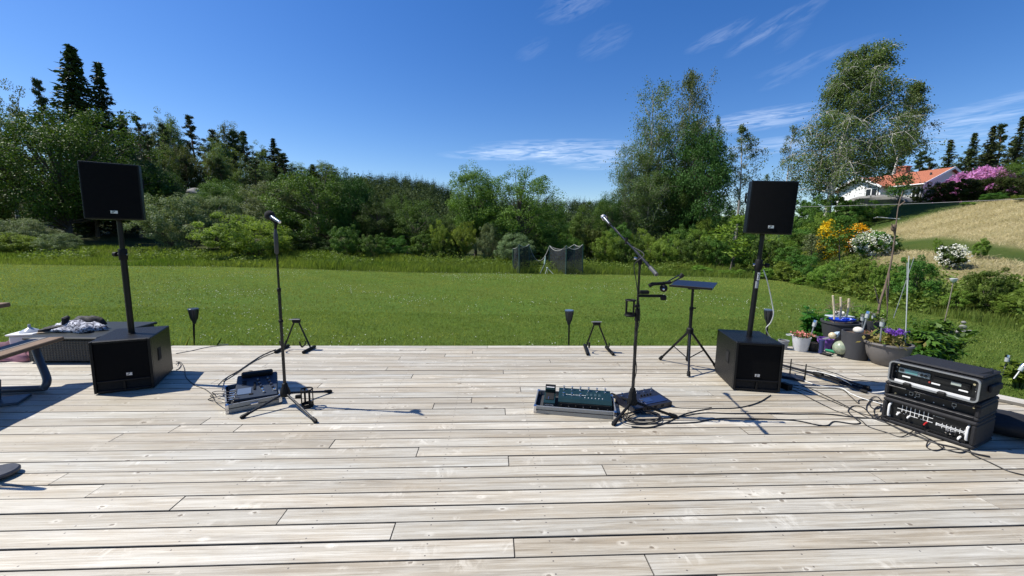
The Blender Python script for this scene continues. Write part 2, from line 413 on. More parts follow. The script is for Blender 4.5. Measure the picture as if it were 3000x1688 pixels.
# dry cut hay lying on the bank
X = rg.uniform(10, 46, 240000); Y = rg.uniform(5, 32, 240000); m = zone_masks(X, Y, X-foot_x(Y))[1] > rg.uniform(.3, 1, len(X)); X, Y = X[m], Y[m]
blades('dry_hay', X, Y, rg.uniform(.05, .18, len(X)), rg.uniform(.008, .018, len(X)), 1.3, leaf_mat('dry hay', (.26, .22, .10), (.62, .54, .33), .25, .7, 0), 13, (.5+.5*vnoise(X*1., Y*2.2, 1.1))*.6+.4*rg.uniform(0, 1, len(X)), .8)
tag(bpy.data.objects['dry_hay'], 'dry yellow cut grass covering the bank below the house', 'hay')
# white clover heads
X, Y = scatter(15000, 5.6, 19); m = lawn_ok(X, Y) & (vnoise(X+3, Y, 1.6)+.5*vnoise(X, Y, .6)+rg.normal(0, .25, len(X)) > .42) & (X < 9) & (rg.uniform(0, 1, len(X)) < np.clip(.95-.05*np.abs(X+5), .25, 1)); X, Y = X[m], Y[m]
Z = height(X, Y)+rg.uniform(.045, .075, len(X)); r_ = rg.uniform(.006, .012, len(X))
oct_ = np.array([[1, 0, 0], [0, 1, 0], [-1, 0, 0], [0, -1, 0], [0, 0, 1], [0, 0, -1]])
V = (np.stack([X, Y, Z], 1)[:, None]+oct_[None]*r_[:, None, None]).reshape(-1, 3)
f8 = np.array([[0, 1, 4], [1, 2, 4], [2, 3, 4], [3, 0, 4], [1, 0, 5], [2, 1, 5], [3, 2, 5], [0, 3, 5]])
F = (np.arange(len(X))[:, None, None]*6+f8[None]).reshape(-1, 3)
tag(link('clover_flowers', np_mesh('clover_flowers', V, F), mat('clover white', (.66, .67, .54), .8, var=.2)), 'small white clover heads dotted over the lawn', 'flowers', kind='stuff')

# ------------------------------------------------------------------ deck: every board its own piece
t = NT('weathered deck wood')
deck = thing('deck', None, None, (0, 0, 0), DA); deck['kind'] = 'structure'; deck['label'] = 'weathered grey timber deck of long parallel boards'
c = t.coord(); oi = t.n.new('ShaderNodeObjectInfo').outputs['Random']
def wv(sx, sy, sz, k):
    m = t.new('ShaderNodeMapping'); m.inputs['Scale'].default_value = (sx, sy, sz); t.l.new(c, m.inputs['Vector'])
    cb = t.n.new('ShaderNodeCombineXYZ'); t.l.new(t.math('MULTIPLY', oi, 37.*k), cb.inputs[0]); t.l.new(t.math('MULTIPLY', oi, 91.*k), cb.inputs[1]); t.l.new(t.math('MULTIPLY', oi, 13.*k), cb.inputs[2])
    t.l.new(cb.outputs[0], m.inputs['Location']); return m.outputs[0]
grain = t.noise(1., 6, .72, wv(1.6, 95, 20, 1.), .9)
fine = t.noise(1., 5, .7, wv(9, 320, 60, 2.), .3)
streak = t.noise(1., 5, .66, wv(1.1, 34, 8, 7.), 1.1)
blot = t.noise(1., 5, .62, wv(1.5, 7, 5, 3.), .4)
vor = t.new('ShaderNodeTexVoronoi', Scale=1.0, Randomness=1.0); t.l.new(wv(2.6, 5.2, .01, 4.), vor.inputs['Vector'])
kd = vor.outputs['Distance']
base = t.ramp(t.math('ADD', t.math('ADD', t.math('MULTIPLY', grain, .34), t.math('MULTIPLY', fine, .20)), t.math('MULTIPLY', streak, .46)), [(.34, (.20, .165, .125)), (.42, (.40, .36, .295)), (.50, (.58, .545, .475)), (.63, (.84, .82, .76))])
warm = t.mix(t.math('MULTIPLY', t.ramp(blot, [(.45, 0.), (.72, 1.)]), .40), base, (.50, .385, .24))
grey = t.mix(t.math('MULTIPLY', t.ramp(blot, [(.22, 1.), (.5, 0.)]), .55), warm, (.70, .69, .66))
flare = t.noise(1., 4, .7, wv(16, 9, 4, 5.), .8)
vor2 = t.new('ShaderNodeTexVoronoi', Scale=1.0, Randomness=1.0); t.l.new(wv(5.5, 9.5, .01, 6.), vor2.inputs['Vector']); kd2 = vor2.outputs['Distance']
halo = t.math('MULTIPLY', t.ramp(kd, [(.05, 1.), (.36, 0.)]), t.ramp(flare, [(.47, 0.), (.57, 1.)]))
halo2 = t.math('MULTIPLY', t.ramp(kd2, [(.06, 1.), (.21, 0.)]), t.ramp(flare, [(.44, 0.), (.52, 1.)]))
halo = t.math('MAXIMUM', t.math('MULTIPLY', halo, .8), halo2)
k1 = t.mix(t.math('MULTIPLY', halo, .5), grey, (1.15, 1.12, 1.05))
kn1 = t.ramp(t.math('ADD', kd, t.math('MULTIPLY', flare, .07)), [(.082, 1.), (.10, 0.)])
kn2 = t.math('MULTIPLY', t.ramp(t.math('ADD', kd2, t.math('MULTIPLY', flare, .09)), [(.105, 1.), (.135, 0.)]), .85)
knot = t.math('MAXIMUM', kn1, kn2)
k2 = t.mix(t.math('MULTIPLY', knot, .8), k1, (.15, .11, .08))
crack = t.ramp(fine, [(.70, 0.), (.76, 1.)])
k3 = t.mix(t.math('MULTIPLY', crack, .6), k2, (.12, .10, .08))
vv = t.math('ADD', t.math('MULTIPLY', oi, .42), .80)
k4 = t.mix(1., k3, t.ramp(oi, [(0., (.50, .475, .415)), (.25, (.60, .57, .50)), (.5, (.61, .61, .575)), (.75, (.68, .655, .585)), (1., (.73, .715, .665))]), 'MULTIPLY')
# screw heads in two rows over each joist
dc = t.n.new('ShaderNodeTexCoord'); dc.object = deck; sp = t.n.new('ShaderNodeSeparateXYZ'); t.l.new(dc.outputs['Object'], sp.inputs[0])
so_ = t.n.new('ShaderNodeSeparateXYZ'); t.l.new(c, so_.inputs[0])
fu = t.math('MULTIPLY', t.math('SUBTRACT', t.math('FRACT', t.math('DIVIDE', sp.outputs[0], .6)), .5), .6)
fv = t.math('SUBTRACT', t.math('ABSOLUTE', so_.outputs[1]), .037)
sd2 = t.math('ADD', t.math('POWER', fu, 2), t.math('POWER', fv, 2))
scr = t.math('LESS_THAN', sd2, .0042**2)
k5 = t.mix(t.math('MULTIPLY', scr, .85), k4, (.06, .05, .045))
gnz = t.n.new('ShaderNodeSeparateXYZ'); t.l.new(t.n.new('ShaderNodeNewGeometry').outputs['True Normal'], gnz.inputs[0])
k6 = t.mix(t.math('MULTIPLY', t.math('LESS_THAN', gnz.outputs[2], .9), .8), k5, (.045, .038, .030))     # grime plus painted gap shade on the board sides, darkening the seams
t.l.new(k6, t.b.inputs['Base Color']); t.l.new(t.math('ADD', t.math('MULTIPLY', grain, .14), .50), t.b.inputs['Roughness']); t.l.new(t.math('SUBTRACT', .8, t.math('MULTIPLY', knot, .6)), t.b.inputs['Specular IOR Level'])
t.bump(t.math('ADD', t.math('ADD', grain, t.math('MULTIPLY', fine, .5)), t.math('MULTIPLY', knot, -.5)), .35, .004)
WOOD = t.m
# butt joints seen in the photograph, as (pixel x, pixel y)
seen = [(825, 1515), (1150, 1560), (520, 1475), (972, 1302), (1223, 1325), (1506, 1600), (1900, 1650), (1770, 1377), (1490, 1350), (505, 1260), (1270, 1190), (1480, 1205), (2180, 1262), (1385, 1030), (1810, 1065), (1610, 1055), (1130, 1085), (690, 1260), (150, 1415), (290, 1430)]
J = {}
for x, y in seen:
    p = gp(x, y); uu, v_ = duv(p[0], p[1]); J.setdefault(int(math.floor((v_-V_NEAR)/PITCHW)), []).append(uu)
rd = random.Random(4)
r0 = int(-(V_NEAR-.1)/PITCHW)
for row in range(r0, NROW):
    vc = V_NEAR+(row+.5)*PITCHW
    js = sorted(J.get(row, []))
    if not js: js = [rd.uniform(-5.6, 4.4)]
    while js[0]-U_L > 5.4: js.insert(0, js[0]-rd.uniform(3.9, 5.3))
    while U_R-js[-1] > 5.4: js.append(js[-1]+rd.uniform(3.9, 5.3))
    es = [U_L]+js+[U_R+rd.uniform(-.006, .006)]
    for a, b in zip(es[:-1], es[1:]):
        if b-a < .15: continue
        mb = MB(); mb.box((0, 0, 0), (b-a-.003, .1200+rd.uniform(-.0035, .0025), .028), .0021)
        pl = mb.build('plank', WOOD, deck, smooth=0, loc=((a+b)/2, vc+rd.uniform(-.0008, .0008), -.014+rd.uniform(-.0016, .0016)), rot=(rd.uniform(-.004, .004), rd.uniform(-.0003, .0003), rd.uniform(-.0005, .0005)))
dark = mat('deck joist wood', (.03, .026, .022), .9, var=.3)
MB().box(((U_L+U_R)/2, (V_FAR-.05)/2+.05, -.215), (U_R-U_L-.1, V_FAR-.12, .01)).build('gap_shade_sheet', mat('gap shade black', (.008, .008, .008), .95), deck, smooth=0)  # added black sheet under the boards, stands in for shade in the gaps
for k, x in enumerate(np.arange(U_L+.3, U_R, .6)):
    MB().box((x, (V_FAR+.12)/2, -.12), (.045, V_FAR-.16, .17)).build('joist', dark, deck, smooth=0)
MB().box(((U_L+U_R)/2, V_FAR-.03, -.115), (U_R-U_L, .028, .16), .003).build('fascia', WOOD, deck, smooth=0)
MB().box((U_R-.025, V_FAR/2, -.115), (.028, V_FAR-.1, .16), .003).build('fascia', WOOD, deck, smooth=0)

# ------------------------------------------------------------------ trees and shrubs
def leaf_arrays(cen, size, r, asp=.55, up=.6, axis=None, tint=None, nb=None):
    N = len(cen); n = unit(r.normal(size=(N, 3))+np.array([0, 0, up])+(0 if nb is None else nb))
    a = r.normal(size=(N, 3)) if axis is None else axis+.35*r.normal(size=(N, 3))
    a = unit(a-np.sum(a*n, 1, keepdims=True)*n); b = np.cross(n, a)
    L = (a.T*size/2).T; Wd = (b.T*size*asp/2).T
    V = np.stack([cen-L, cen-L*.1+Wd, cen+L, cen-L*.1-Wd], 1).reshape(-1, 3)
    tt = r.uniform(0, 1, N) if tint is None else np.clip(tint+r.normal(0, .16, N), 0, 1)
    return V, np.repeat(tt, 4)
def leaf_mesh(name, V, T): return np_mesh(name, V, np.arange(len(V)).reshape(-1, 4), T)
def tubes(name, paths, n=5):
    VS, FS, o = [], [], 0
    for P, R in paths:
        P = np.asarray(P, float); m = len(P); T = unit(np.gradient(P, axis=0))
        ref = np.array([1., 0, 0]) if abs(T[0, 2]) > .8 else np.array([0, 0, 1.])
        A = unit(np.cross(T, ref)); B = np.cross(T, A); w = np.arange(n)*2*PI/n
        VS.append((P[:, None]+(A[:, None]*np.cos(w)[None, :, None]+B[:, None]*np.sin(w)[None, :, None])*np.asarray(R)[:, None, None]).reshape(-1, 3))
        i = np.arange(m-1)[:, None]*n; k = np.arange(n)[None]
        FS.append(np.stack([i+k, i+(k+1) % n, i+n+(k+1) % n, i+n+k], -1).reshape(-1, 4)+o); o += m*n
    return np_mesh(name, np.concatenate(VS), np.concatenate(FS), smooth=True)
def bez(a, b, c, k=6):
    t = np.linspace(0, 1, k)[:, None]; return (1-t)**2*a+2*t*(1-t)*b+t*t*c

def gen_round(seed, H, W, base=.12, clumps=170, per=60, leaf=.16, cr=.052, trunkr=.02, shell=.5, flat=.75, lobes=6, bark=True, top=1.0):
    """dense crown of clumps on limbs: broadleaf trees and shrubs"""
    r = np.random.default_rng(seed); z0 = base*H; cz = (z0+H)/2; rz = (H-z0)/2*1.0
    ld = unit(r.normal(size=(lobes, 3))+np.array([0, 0, .25])); la = r.uniform(.18, .50, lobes)
    d = unit(r.normal(size=(clumps, 3))); rad = r.uniform(shell**3, 1, clumps)**(1/3)
    lump = .74+sum(a*np.maximum(0, d@l)**5 for a, l in zip(la, ld))
    P = d*rad[:, None]*lump[:, None]*np.array([W/2, W/2, rz]); P[:, 2] += cz
    P[:, 2] = np.maximum(P[:, 2], z0*.9+.05*H*r.uniform(0, 1, clumps))
    # a few shoots above the outline
    k = max(3, clumps//14); e = r.integers(0, clumps, k); P[e] += np.stack([r.normal(0, .04*W, k), r.normal(0, .04*W, k), r.uniform(.02, .09, k)*H], 1)
    per = per*2.6; leaf = leaf*.72; npl = r.integers(int(per*.6), int(per*1.4), clumps); idx = np.repeat(np.arange(clumps), npl)
    sc = r.uniform(.65, 1.35, clumps)*cr*H
    q = unit(r.normal(size=(len(idx), 3)))*(r.uniform(.15, 1, len(idx))**.45)[:, None]*1.55
    C = P[idx]+q*sc[idx][:, None]*np.array([1, 1, flat])
    kz = H/np.percentile(C[:, 2], 99.3); kx = (W/2)/np.percentile(np.hypot(C[:, 0], C[:, 1]), 97.5); kv = np.array([kx, kx, kz]); C = C*kv; P = P*kv
    C[:, 2] = np.maximum(C[:, 2], .03)
    ct = np.clip(r.normal(.5, .2, clumps), 0, 1)
    axis = unit(C-np.array([0, 0, cz]))+np.array([0, 0, -.2])
    V, T = leaf_arrays(C, leaf*r.uniform(.7, 1.3, len(C)), r, .6, .5, axis, ct[idx], q*.75+.55*unit(P[idx]-np.array([0, 0, cz*.8])))
    paths = []
    tr = H*trunkr
    if bark:
        ztop = z0+(H-z0)*.55; lean = r.normal(0, .03*H, 2)
        tp = np.array([[0, 0, -.2], [lean[0]*.3, lean[1]*.3, z0*.6+.1*H], [lean[0], lean[1], ztop]])
        paths.append((bez(*tp, 7), np.linspace(tr*1.15, tr*.35, 7)))
        for j in r.permutation(clumps)[:max(12, clumps//4)]:
            q = P[j]; zs = np.clip(q[2]*r.uniform(.35, .7), .5*z0, ztop); s0 = np.array([lean[0]*zs/ztop, lean[1]*zs/ztop, zs])
            paths.append((bez(s0, (s0+q)/2+np.array([0, 0, -.02*H]), q, 5), np.linspace(tr*.38, tr*.08, 5)))
    else:
        for j in r.permutation(clumps)[:max(10, clumps//6)]:
            q = P[j]; s0 = np.array([*r.normal(0, .05*W, 2), -.1])
            paths.append((bez(s0, s0*.4+q*.6+np.array([0, 0, .03*H]), q, 5), np.linspace(tr, tr*.3, 5)))
    return tubes('trunk', paths), leaf_mesh('crown', V, T)

def gen_open(seed, H, spread, n1=34, n2=7, per=9, leaf=.13, tuft=.16, elev=(20, 60), start=.18, droop=0., hang=0., wind=0., stems=1, trunkr=.012, shape=1., sparse=0., width_fn=None, tiltx=0.):
    """open crown: leaves in small tufts along ascending or hanging twigs (aspen, birch, saplings)"""
    r = np.random.default_rng(seed); paths, C, TT, AX = [], [], [], []
    for st in range(stems):
        hs_ = H*(1 if st == 0 else r.uniform(.72, .95)); off = np.zeros(3) if st == 0 else np.array([*r.normal(0, .06*H, 2), 0])
        topx = off+np.array([r.normal(0, .03*H)+tiltx*H+wind*.06*H+off[0]*1.6, r.normal(0, .03*H)+off[1]*1.6, hs_])
        b0 = off*.5+np.array([0, 0, -.2]); mid = (b0+topx)/2+np.array([r.normal(0, .025*H), r.normal(0, .025*H), 0])
        TP = bez(b0, mid, topx, 14); tr = H*trunkr
        paths.append((TP, np.linspace(tr, tr*.12, 14)))
        for i in range(n1):
            f = start+(1-start)*((i+r.uniform(0, 1))/n1); s0 = np.array([np.interp(f, np.linspace(0, 1, 14), TP[:, k]) for k in range(3)])
            wf = width_fn(f) if width_fn else math.sin(PI*min(1, max(.05, (f-start)/(1-start)*.82+.18)))**.8
            L = spread*wf*r.uniform(.6, 1.1); az = r.uniform(0, 2*PI); el = math.radians(r.uniform(*elev))
            dirv = np.array([math.cos(az)*math.cos(el)+wind*.35, math.sin(az)*math.cos(el), math.sin(el)])
            q = s0+dirv*L+np.array([wind*.1*L, 0, -droop*L*.6]); m = s0+dirv*L*.55
            BP = bez(s0, m, q, 7); paths.append((BP, np.linspace(tr*.30*(1.1-f), tr*.04, 7)))
            for j in range(n2):
                g = r.uniform(.3, 1.0); b = np.array([np.interp(g, np.linspace(0, 1, 7), BP[:, k]) for k in range(3)])
                l2 = L*.34*r.uniform(.5, 1.1)
                d2 = unit(r.normal(size=3)*.8+dirv*.7+np.array([wind*.5, 0, -hang])); e = b+d2*l2+np.array([0, 0, -hang*l2*.5])
                tw = bez(b, b+d2*l2*.6, e, 5); paths.append((tw, np.linspace(tr*.05, tr*.012, 5)))
                if r.uniform() < sparse: continue
                m_ = max(2, int(per*r.uniform(.5, 1.5))); g2 = r.uniform(.15, 1.05, m_)
                c = b+(e-b)*g2[:, None]+r.normal(size=(m_, 3))*tuft*np.array([1, 1, .8])
                if hang: c[:, 2] -= np.abs(r.normal(0, hang*.35*l2, m_))
                C.append(c); TT.append(np.full(m_, np.clip(r.normal(.5, .22), 0, 1))); AX.append(np.tile(d2+np.array([wind*.4, 0, -.4-hang]), (m_, 1)))
    C = np.concatenate(C); T = np.concatenate(TT); A = np.concatenate(AX)
    V, T = leaf_arrays(C, leaf*r.uniform(.7, 1.3, len(C)), r, .62, .4, A, T)
    return tubes('trunk', paths, 5), leaf_mesh('crown', V, T)

def gen_spruce(seed, H, W, whorls=46, start=.04, nb=8, leaf=.34, gap=.0, ragged=.25):
    r = np.random.default_rng(seed); paths = [(np.array([[0, 0, -.2], [0, 0, H*.5], [0, 0, H*.995]]), [H*.014, H*.008, .008])]; C, A, T = [], [], []
    for i in range(whorls):
        f = start+(1-start)*(i/(whorls-1))**.92; z = f*H; L = W/2*(1-f)**.85*r.uniform(1-ragged, 1+ragged*.6)+.10
        for k in range(nb):
            if r.uniform() < gap: continue
            az = 2*PI*k/nb+r.uniform(0, 1.2); l = L*r.uniform(.6, 1.12); ca, sa = math.cos(az), math.sin(az); dz = -.28*(1-f)+.25*f
            tip = np.array([ca*l, sa*l, z+dz*l+.10*l]); m = np.array([ca*l*.55, sa*l*.55, z+(dz-.12)*l*.6])
            B = bez(np.array([0, 0, z]), m, tip, 5); paths.append((B, np.linspace(.03, .006, 5)))
            n = max(5, int(l*11)); g = r.uniform(.12, 1.04, n)
            c = np.stack([np.interp(g, np.linspace(0, 1, 5), B[:, j]) for j in range(3)], 1)+r.normal(size=(n, 3))*np.array([.10, .10, .07])*(.5+l*.35)
            c[:, 2] -= np.abs(r.normal(0, .06, n)); C.append(c); A.append(np.tile([ca, sa, -.45], (n, 1))+.6*r.normal(size=(n, 3))); T.append(np.clip(g*.8+r.normal(0, .1, n), 0, 1))
    C, A, T = np.concatenate(C), np.concatenate(A), np.concatenate(T)
    V, T = leaf_arrays(C, leaf*r.uniform(.6, 1.3, len(C)), r, .38, .9, A, T)
    return tubes('trunk', paths, 5), leaf_mesh('crown', V, T)

def gen_pine(seed, H, W, start=.40, nb=44, leaf=.26, per=110):
    r = np.random.default_rng(seed); k = 9; lean = r.normal(0, .02*H, 2)
    TP = bez(np.array([0, 0, -.2]), np.array([lean[0], lean[1], H*.5]), np.array([lean[0]*1.5, lean[1]*1.5, H*.97]), k)
    paths = [(TP, np.linspace(H*.016, H*.004, k))]; C, T = [], []
    for i in range(nb):
        f = start+(1-start)*(i+r.uniform())/nb; s0 = np.array([np.interp(f, np.linspace(0, 1, k), TP[:, j]) for j in range(3)])
        g = (f-start)/(1-start); L = W/2*(.5+.5*math.sin(PI*min(1, g*.75+.3)))*(1-.55*g)*r.uniform(.5, 1.15); az = r.uniform(0, 2*PI); el = r.uniform(-.1, .5)+.4*g
        q = s0+np.array([math.cos(az)*L*math.cos(el), math.sin(az)*L*math.cos(el), math.sin(el)*L])
        paths.append((bez(s0, (s0+q)/2+np.array([0, 0, -.08*L]), q, 5), np.linspace(.05, .015, 5)))
        for j in range(3):
            c0 = s0+(q-s0)*r.uniform(.45, 1.05)+r.normal(size=3)*.12*L; m = int(per*r.uniform(.5, 1.3)*.5)
            C.append(c0+r.normal(size=(m, 3))*np.array([.17, .17, .085])*(.6+.28*L)); T.append(np.full(m, np.clip(r.normal(.5, .2), 0, 1)))
    C, T = np.concatenate(C), np.concatenate(T)
    V, T = leaf_arrays(C, leaf*r.uniform(.6, 1.3, len(C)), r, .35, .8, None, T)
    return tubes('trunk', paths, 5), leaf_mesh('crown', V, T)

bark = mat('bark grey brown', (.085, .07, .055), .9, var=.35, scale=9, bump=.5, bscale=30)
bark_p = mat('bark pine orange', (.15, .085, .05), .9, var=.35, scale=9)
t = NT('bark birch white'); c = t.coord(); m_ = t.new('ShaderNodeMapping'); m_.inputs['Scale'].default_value = (3, 3, 9); t.l.new(c, m_.inputs['Vector'])
t.l.new(t.ramp(t.noise(1.6, 4, .6, m_.outputs[0]), [(.36, (.05, .045, .04)), (.45, (.48, .46, .42)), (.8, (.62, .60, .56))]), t.b.inputs['Base Color']); t.b.inputs['Roughness'].default_value = .8
bark_w = t.m
bark_a = mat('bark aspen pale', (.30, .29, .24), .85, var=.3, scale=6)
LM = dict(
    broad=leaf_mat('leaf broad', (.038, .086, .012), (.125, .215, .036)),
    dark=leaf_mat('leaf dark', (.022, .054, .010), (.070, .130, .026)),
    olive=leaf_mat('leaf olive', (.036, .068, .011), (.105, .155, .026)),
    lime=leaf_mat('leaf lime', (.085, .150, .018), (.23, .32, .06), .38),
    willow=leaf_mat('leaf willow', (.085, .125, .048), (.21, .26, .125), .25),
    birch=leaf_mat('leaf birch', (.058, .090, .026), (.15, .195, .068), .3),
    aspen=leaf_mat('leaf aspen', (.050, .092, .024), (.15, .21, .075), .3),
    spruce=leaf_mat('needle spruce', (.012, .027, .009), (.042, .072, .020), .1, objvar=.22),
    pine=leaf_mat('needle pine', (.024, .042, .014), (.076, .105, .036), .12, objvar=.22),
    wood=leaf_mat('leaf woodland', (.058, .090, .020), (.155, .195, .060), .3, objvar=.28))
C_, idx, n_ = WEED; r_w = np.random.default_rng(2); V_, T_ = leaf_arrays(C_, r_w.uniform(.05, .13, len(C_)), r_w, .6, .9, None, r_w.uniform(.1, .9, n_)[idx])
tag(link('weeds', leaf_mesh('weeds', V_, T_), leaf_mat('weed leaf', (.06, .11, .015), (.17, .24, .05), .35, objvar=0.)), 'broad leaved weeds in the tall grass at the lawn edge', 'weeds', kind='stuff')
LM['fresh'] = leaf_mat('leaf fresh', (.046, .105, .014), (.15, .26, .045), .25)
PROTO = {}
def proto(key, kind, leafm, barkm, args):
    fn = dict(round=gen_round, open=gen_open, spruce=gen_spruce, pine=gen_pine)[kind]
    tm, cm = fn(**args); tm.materials.append(barkm); cm.materials.append(leafm)
    PROTO[key] = (tm, cm, args['H'], args.get('W', 1.5*args.get('spread', 1)))
for k, (lf, a) in enumerate([('dark', dict(H=8, W=7, clumps=230, per=62, leaf=.17)), ('broad', dict(H=9, W=6.5, clumps=230, per=58, leaf=.17, lobes=9)),
                             ('broad', dict(H=8, W=7, clumps=240, per=56, leaf=.16, base=.06, lobes=8)), ('olive', dict(H=10, W=9, clumps=260, per=60, leaf=.19, base=.05, lobes=8)),
                             ('lime', dict(H=7, W=5.5, clumps=190, per=52, leaf=.15, base=.05, lobes=8))]):
    proto(f'round{k}', 'round', LM[lf], bark, dict(seed=20+k, **a))
for k, (lf, a) in enumerate([('willow', dict(H=4, W=5.5, clumps=190, per=70, leaf=.13, lobes=8)), ('lime', dict(H=4, W=5, clumps=180, per=62, leaf=.14, lobes=9)),
                             ('broad', dict(H=3, W=3.6, clumps=130, per=56, leaf=.13, lobes=7)), ('lime', dict(H=2, W=2.6, clumps=90, per=48, leaf=.12, lobes=6)),
                             ('olive', dict(H=2.4, W=3.4, clumps=100, per=52, leaf=.12, lobes=7))]):
    proto(f'shrub{k}', 'round', LM[lf], bark, dict(seed=40+k, base=.0, cr=.062, trunkr=.008, bark=False, shell=.45, **a))
def aspen_w(f): return min(1., 3.0*(1.06-f))**.6*(.72+.28*math.sin(9*f)**2)
proto('aspen0', 'open', LM['aspen'], bark_a, dict(seed=61, H=14, spread=4.2, n1=66, n2=9, per=14, leaf=.15, tuft=.28, elev=(15, 60), start=.12, stems=3, wind=.3, sparse=.12, width_fn=aspen_w))
proto('aspen1', 'open', LM['aspen'], bark_a, dict(seed=62, H=14, spread=4.0, n1=86, n2=10, per=18, leaf=.15, tuft=.24, sparse=.05, width_fn=aspen_w, elev=(18, 64), start=.12, stems=2, wind=.5))
proto('birch0', 'open', LM['birch'], bark_w, dict(seed=65, H=12, spread=2.7, n1=60, n2=8, per=14, leaf=.15, tuft=.16, elev=(15, 55), start=.15, droop=.3, hang=.7, wind=.4))
proto('birch1', 'open', LM['birch'], bark_w, dict(seed=66, H=12, spread=2.4, n1=44, n2=7, per=11, leaf=.15, tuft=.16, elev=(20, 60), start=.2, droop=.2, hang=.6, wind=.3))
proto('sapling0', 'open', LM['lime'], bark, dict(seed=68, H=4, spread=1.1, n1=30, n2=6, per=11, leaf=.13, tuft=.10, elev=(20, 60), start=.25, trunkr=.01))
proto('spruce0', 'spruce', LM['spruce'], bark, dict(seed=71, H=16, W=5.4, whorls=58, nb=10, leaf=.42))
proto('spruce1', 'spruce', LM['spruce'], bark, dict(seed=72, H=16, W=5.6, whorls=48, gap=.18, ragged=.5, start=.16, leaf=.42, nb=9))
proto('pine0', 'pine', LM['pine'], bark_p, dict(seed=75, H=13, W=5.5))
proto('pine1', 'pine', LM['pine'], bark_p, dict(seed=76, H=13, W=4.6, start=.25, nb=54))
proto('wood0', 'round', LM['wood'], bark_a, dict(seed=81, H=11, W=6, clumps=150, per=44, leaf=.24, base=.2, cr=.042, lobes=9, shell=.3))
proto('wood1', 'round', LM['wood'], bark_a, dict(seed=82, H=11, W=5, clumps=130, per=40, leaf=.24, base=.25, cr=.04, lobes=9, shell=.35))

_rt = random.Random(8)
def plant(key, name, label, cat, px, top, Y, wpx=None, group=None, leafm=None, base_py=None, rz=None, sink=0.):
    """stand a tree where the photograph shows it: column px, top row, real distance Y; its height follows from the ground there"""
    tm, cm, H, W = PROTO[key]
    p = at(px, top, Y); x = p[0]; zb = hz(x, Y)-sink; h = p[2]-zb
    dist = np.linalg.norm([x, Y]); w = W*h/H if wpx is None else wpx*2*Y/FPX*.99
    o = thing(name, label, cat, (x, Y, zb), _rt.uniform(0, 2*PI) if rz is None else rz, group)
    o.scale = (w/W, w/W, h/H)
    link('trunk', tm, None, o)
    c = link('crown', cm, None, o)
    if leafm:
        c.material_slots[0].link = 'OBJECT'; c.material_slots[0].material = LM[leafm]
    return o
K = 3000/2575.
def T(key, name, label, x, top, Y, hw=None, group=None, leafm=None, rz=None, cat='tree', sink=0.):
    return plant(key, name, label, cat, x*K, top*K, Y, None if hw is None else hw*K, group, leafm, None, rz, sink)
# --- tall trees on the left
T('olive' if 0 else 'round3', 'deciduous_tree', 'huge olive green broadleaf tree behind the left loudspeaker', 135, 268, 31, 168, rz=.4)
T('round3', 'deciduous_tree', 'broadleaf tree cut off by the left edge of the picture', -70, 330, 30, 120, rz=2.1)
T('spruce0', 'spruce_tree', 'tallest dark spruce rising at far left', 176, 118, 37, 112, rz=.2)
T('spruce1', 'spruce_tree', 'ragged tall spruce with bare trunk beside the tallest spruce', 246, 160, 38, 96, rz=1.2)
T('pine1', 'pine_tree', 'thin pine leaning out left of the tallest spruce', 108, 196, 40, 40)
T('wood0', 'deciduous_tree', 'pale tree at the far left edge of the skyline', 0, 226, 42, 55)
T('spruce0', 'spruce_tree', 'dark spruce in the gap right of the ragged spruce', 305, 292, 42, 64, rz=2.)
T('round0', 'deciduous_tree', 'dark broadleaf tree filling the gap behind the left loudspeaker', 335, 400, 36, 90)
T('round0', 'deciduous_tree', 'dark tree under the tallest spruces behind the huge olive tree', 215, 330, 35, 90, rz=1.5)
T('round1', 'deciduous_tree', 'green tree filling the wood edge just right of the left loudspeaker', 395, 430, 38, 60, rz=.9, leafm='dark')
# --- wood on the left hillside
ridge = [('wood1', 340, 330), ('pine1', 400, 306), ('wood1', 540, 352), ('pine1', 592, 330), ('pine0', 705, 372), ('wood0', 800, 440), ('pine0', 835, 446), ('spruce1', 872, 462), ('wood1', 890, 470), ('pine0', 350, 290), ('wood0', 385, 284), ('wood1', 425, 300), ('pine1', 489, 291), ('wood0', 455, 330), ('pine1', 522, 322), ('wood1', 575, 314), ('pine0', 612, 326), ('wood0', 640, 362), ('spruce1', 686, 349), ('pine0', 662, 372), ('pine1', 722, 388), ('wood1', 745, 412), ('spruce1', 785, 414), ('wood1', 818, 408), ('pine1', 768, 436), ('wood0', 850, 452)]
NM = dict(p='pine_tree', w='woodland_tree', s='spruce_tree')
NL = dict(p=('dark pine on the skyline of the wooded left hill', 'pines on the left skyline'), w=('pale green leafy tree on the skyline of the wooded left hill', 'leafy trees on the left skyline'), s=('pointed spruce on the skyline of the wooded left hill', 'spruces on the left skyline'))
def nth_of(lst, i):
    same = sorted(q[1] for q in lst if q[0][0] == lst[i][0][0]); return ordinal(same.index(lst[i][1]), len(same))
NW = dict(p='dark pine', w='pale leafy tree', s='pointed spruce', r='dark round tree')
for i, (k, x, y) in enumerate(ridge):
    T(k, NM[k[0]], f'{nth_of(ridge, i)} {NW[k[0]]} along the skyline of the wooded left hill', x, y, 66+(x-350)*.06+_rt.uniform(-3, 3), dict(w=34, p=36, s=52)[k[0]], NL[k[0]][1])
ML = dict(p=('pine standing in the wood on the left hillside below the skyline', 'pines in the left wood'), w=('leafy tree standing in the wood on the left hillside below the skyline', 'leafy trees in the left wood'), s=('spruce standing in the wood on the left hillside below the skyline', 'spruces in the left wood'), r=('dark round tree standing in the wood on the left hillside below the skyline', 'round trees in the left wood'))
NM['r'] = 'deciduous_tree'
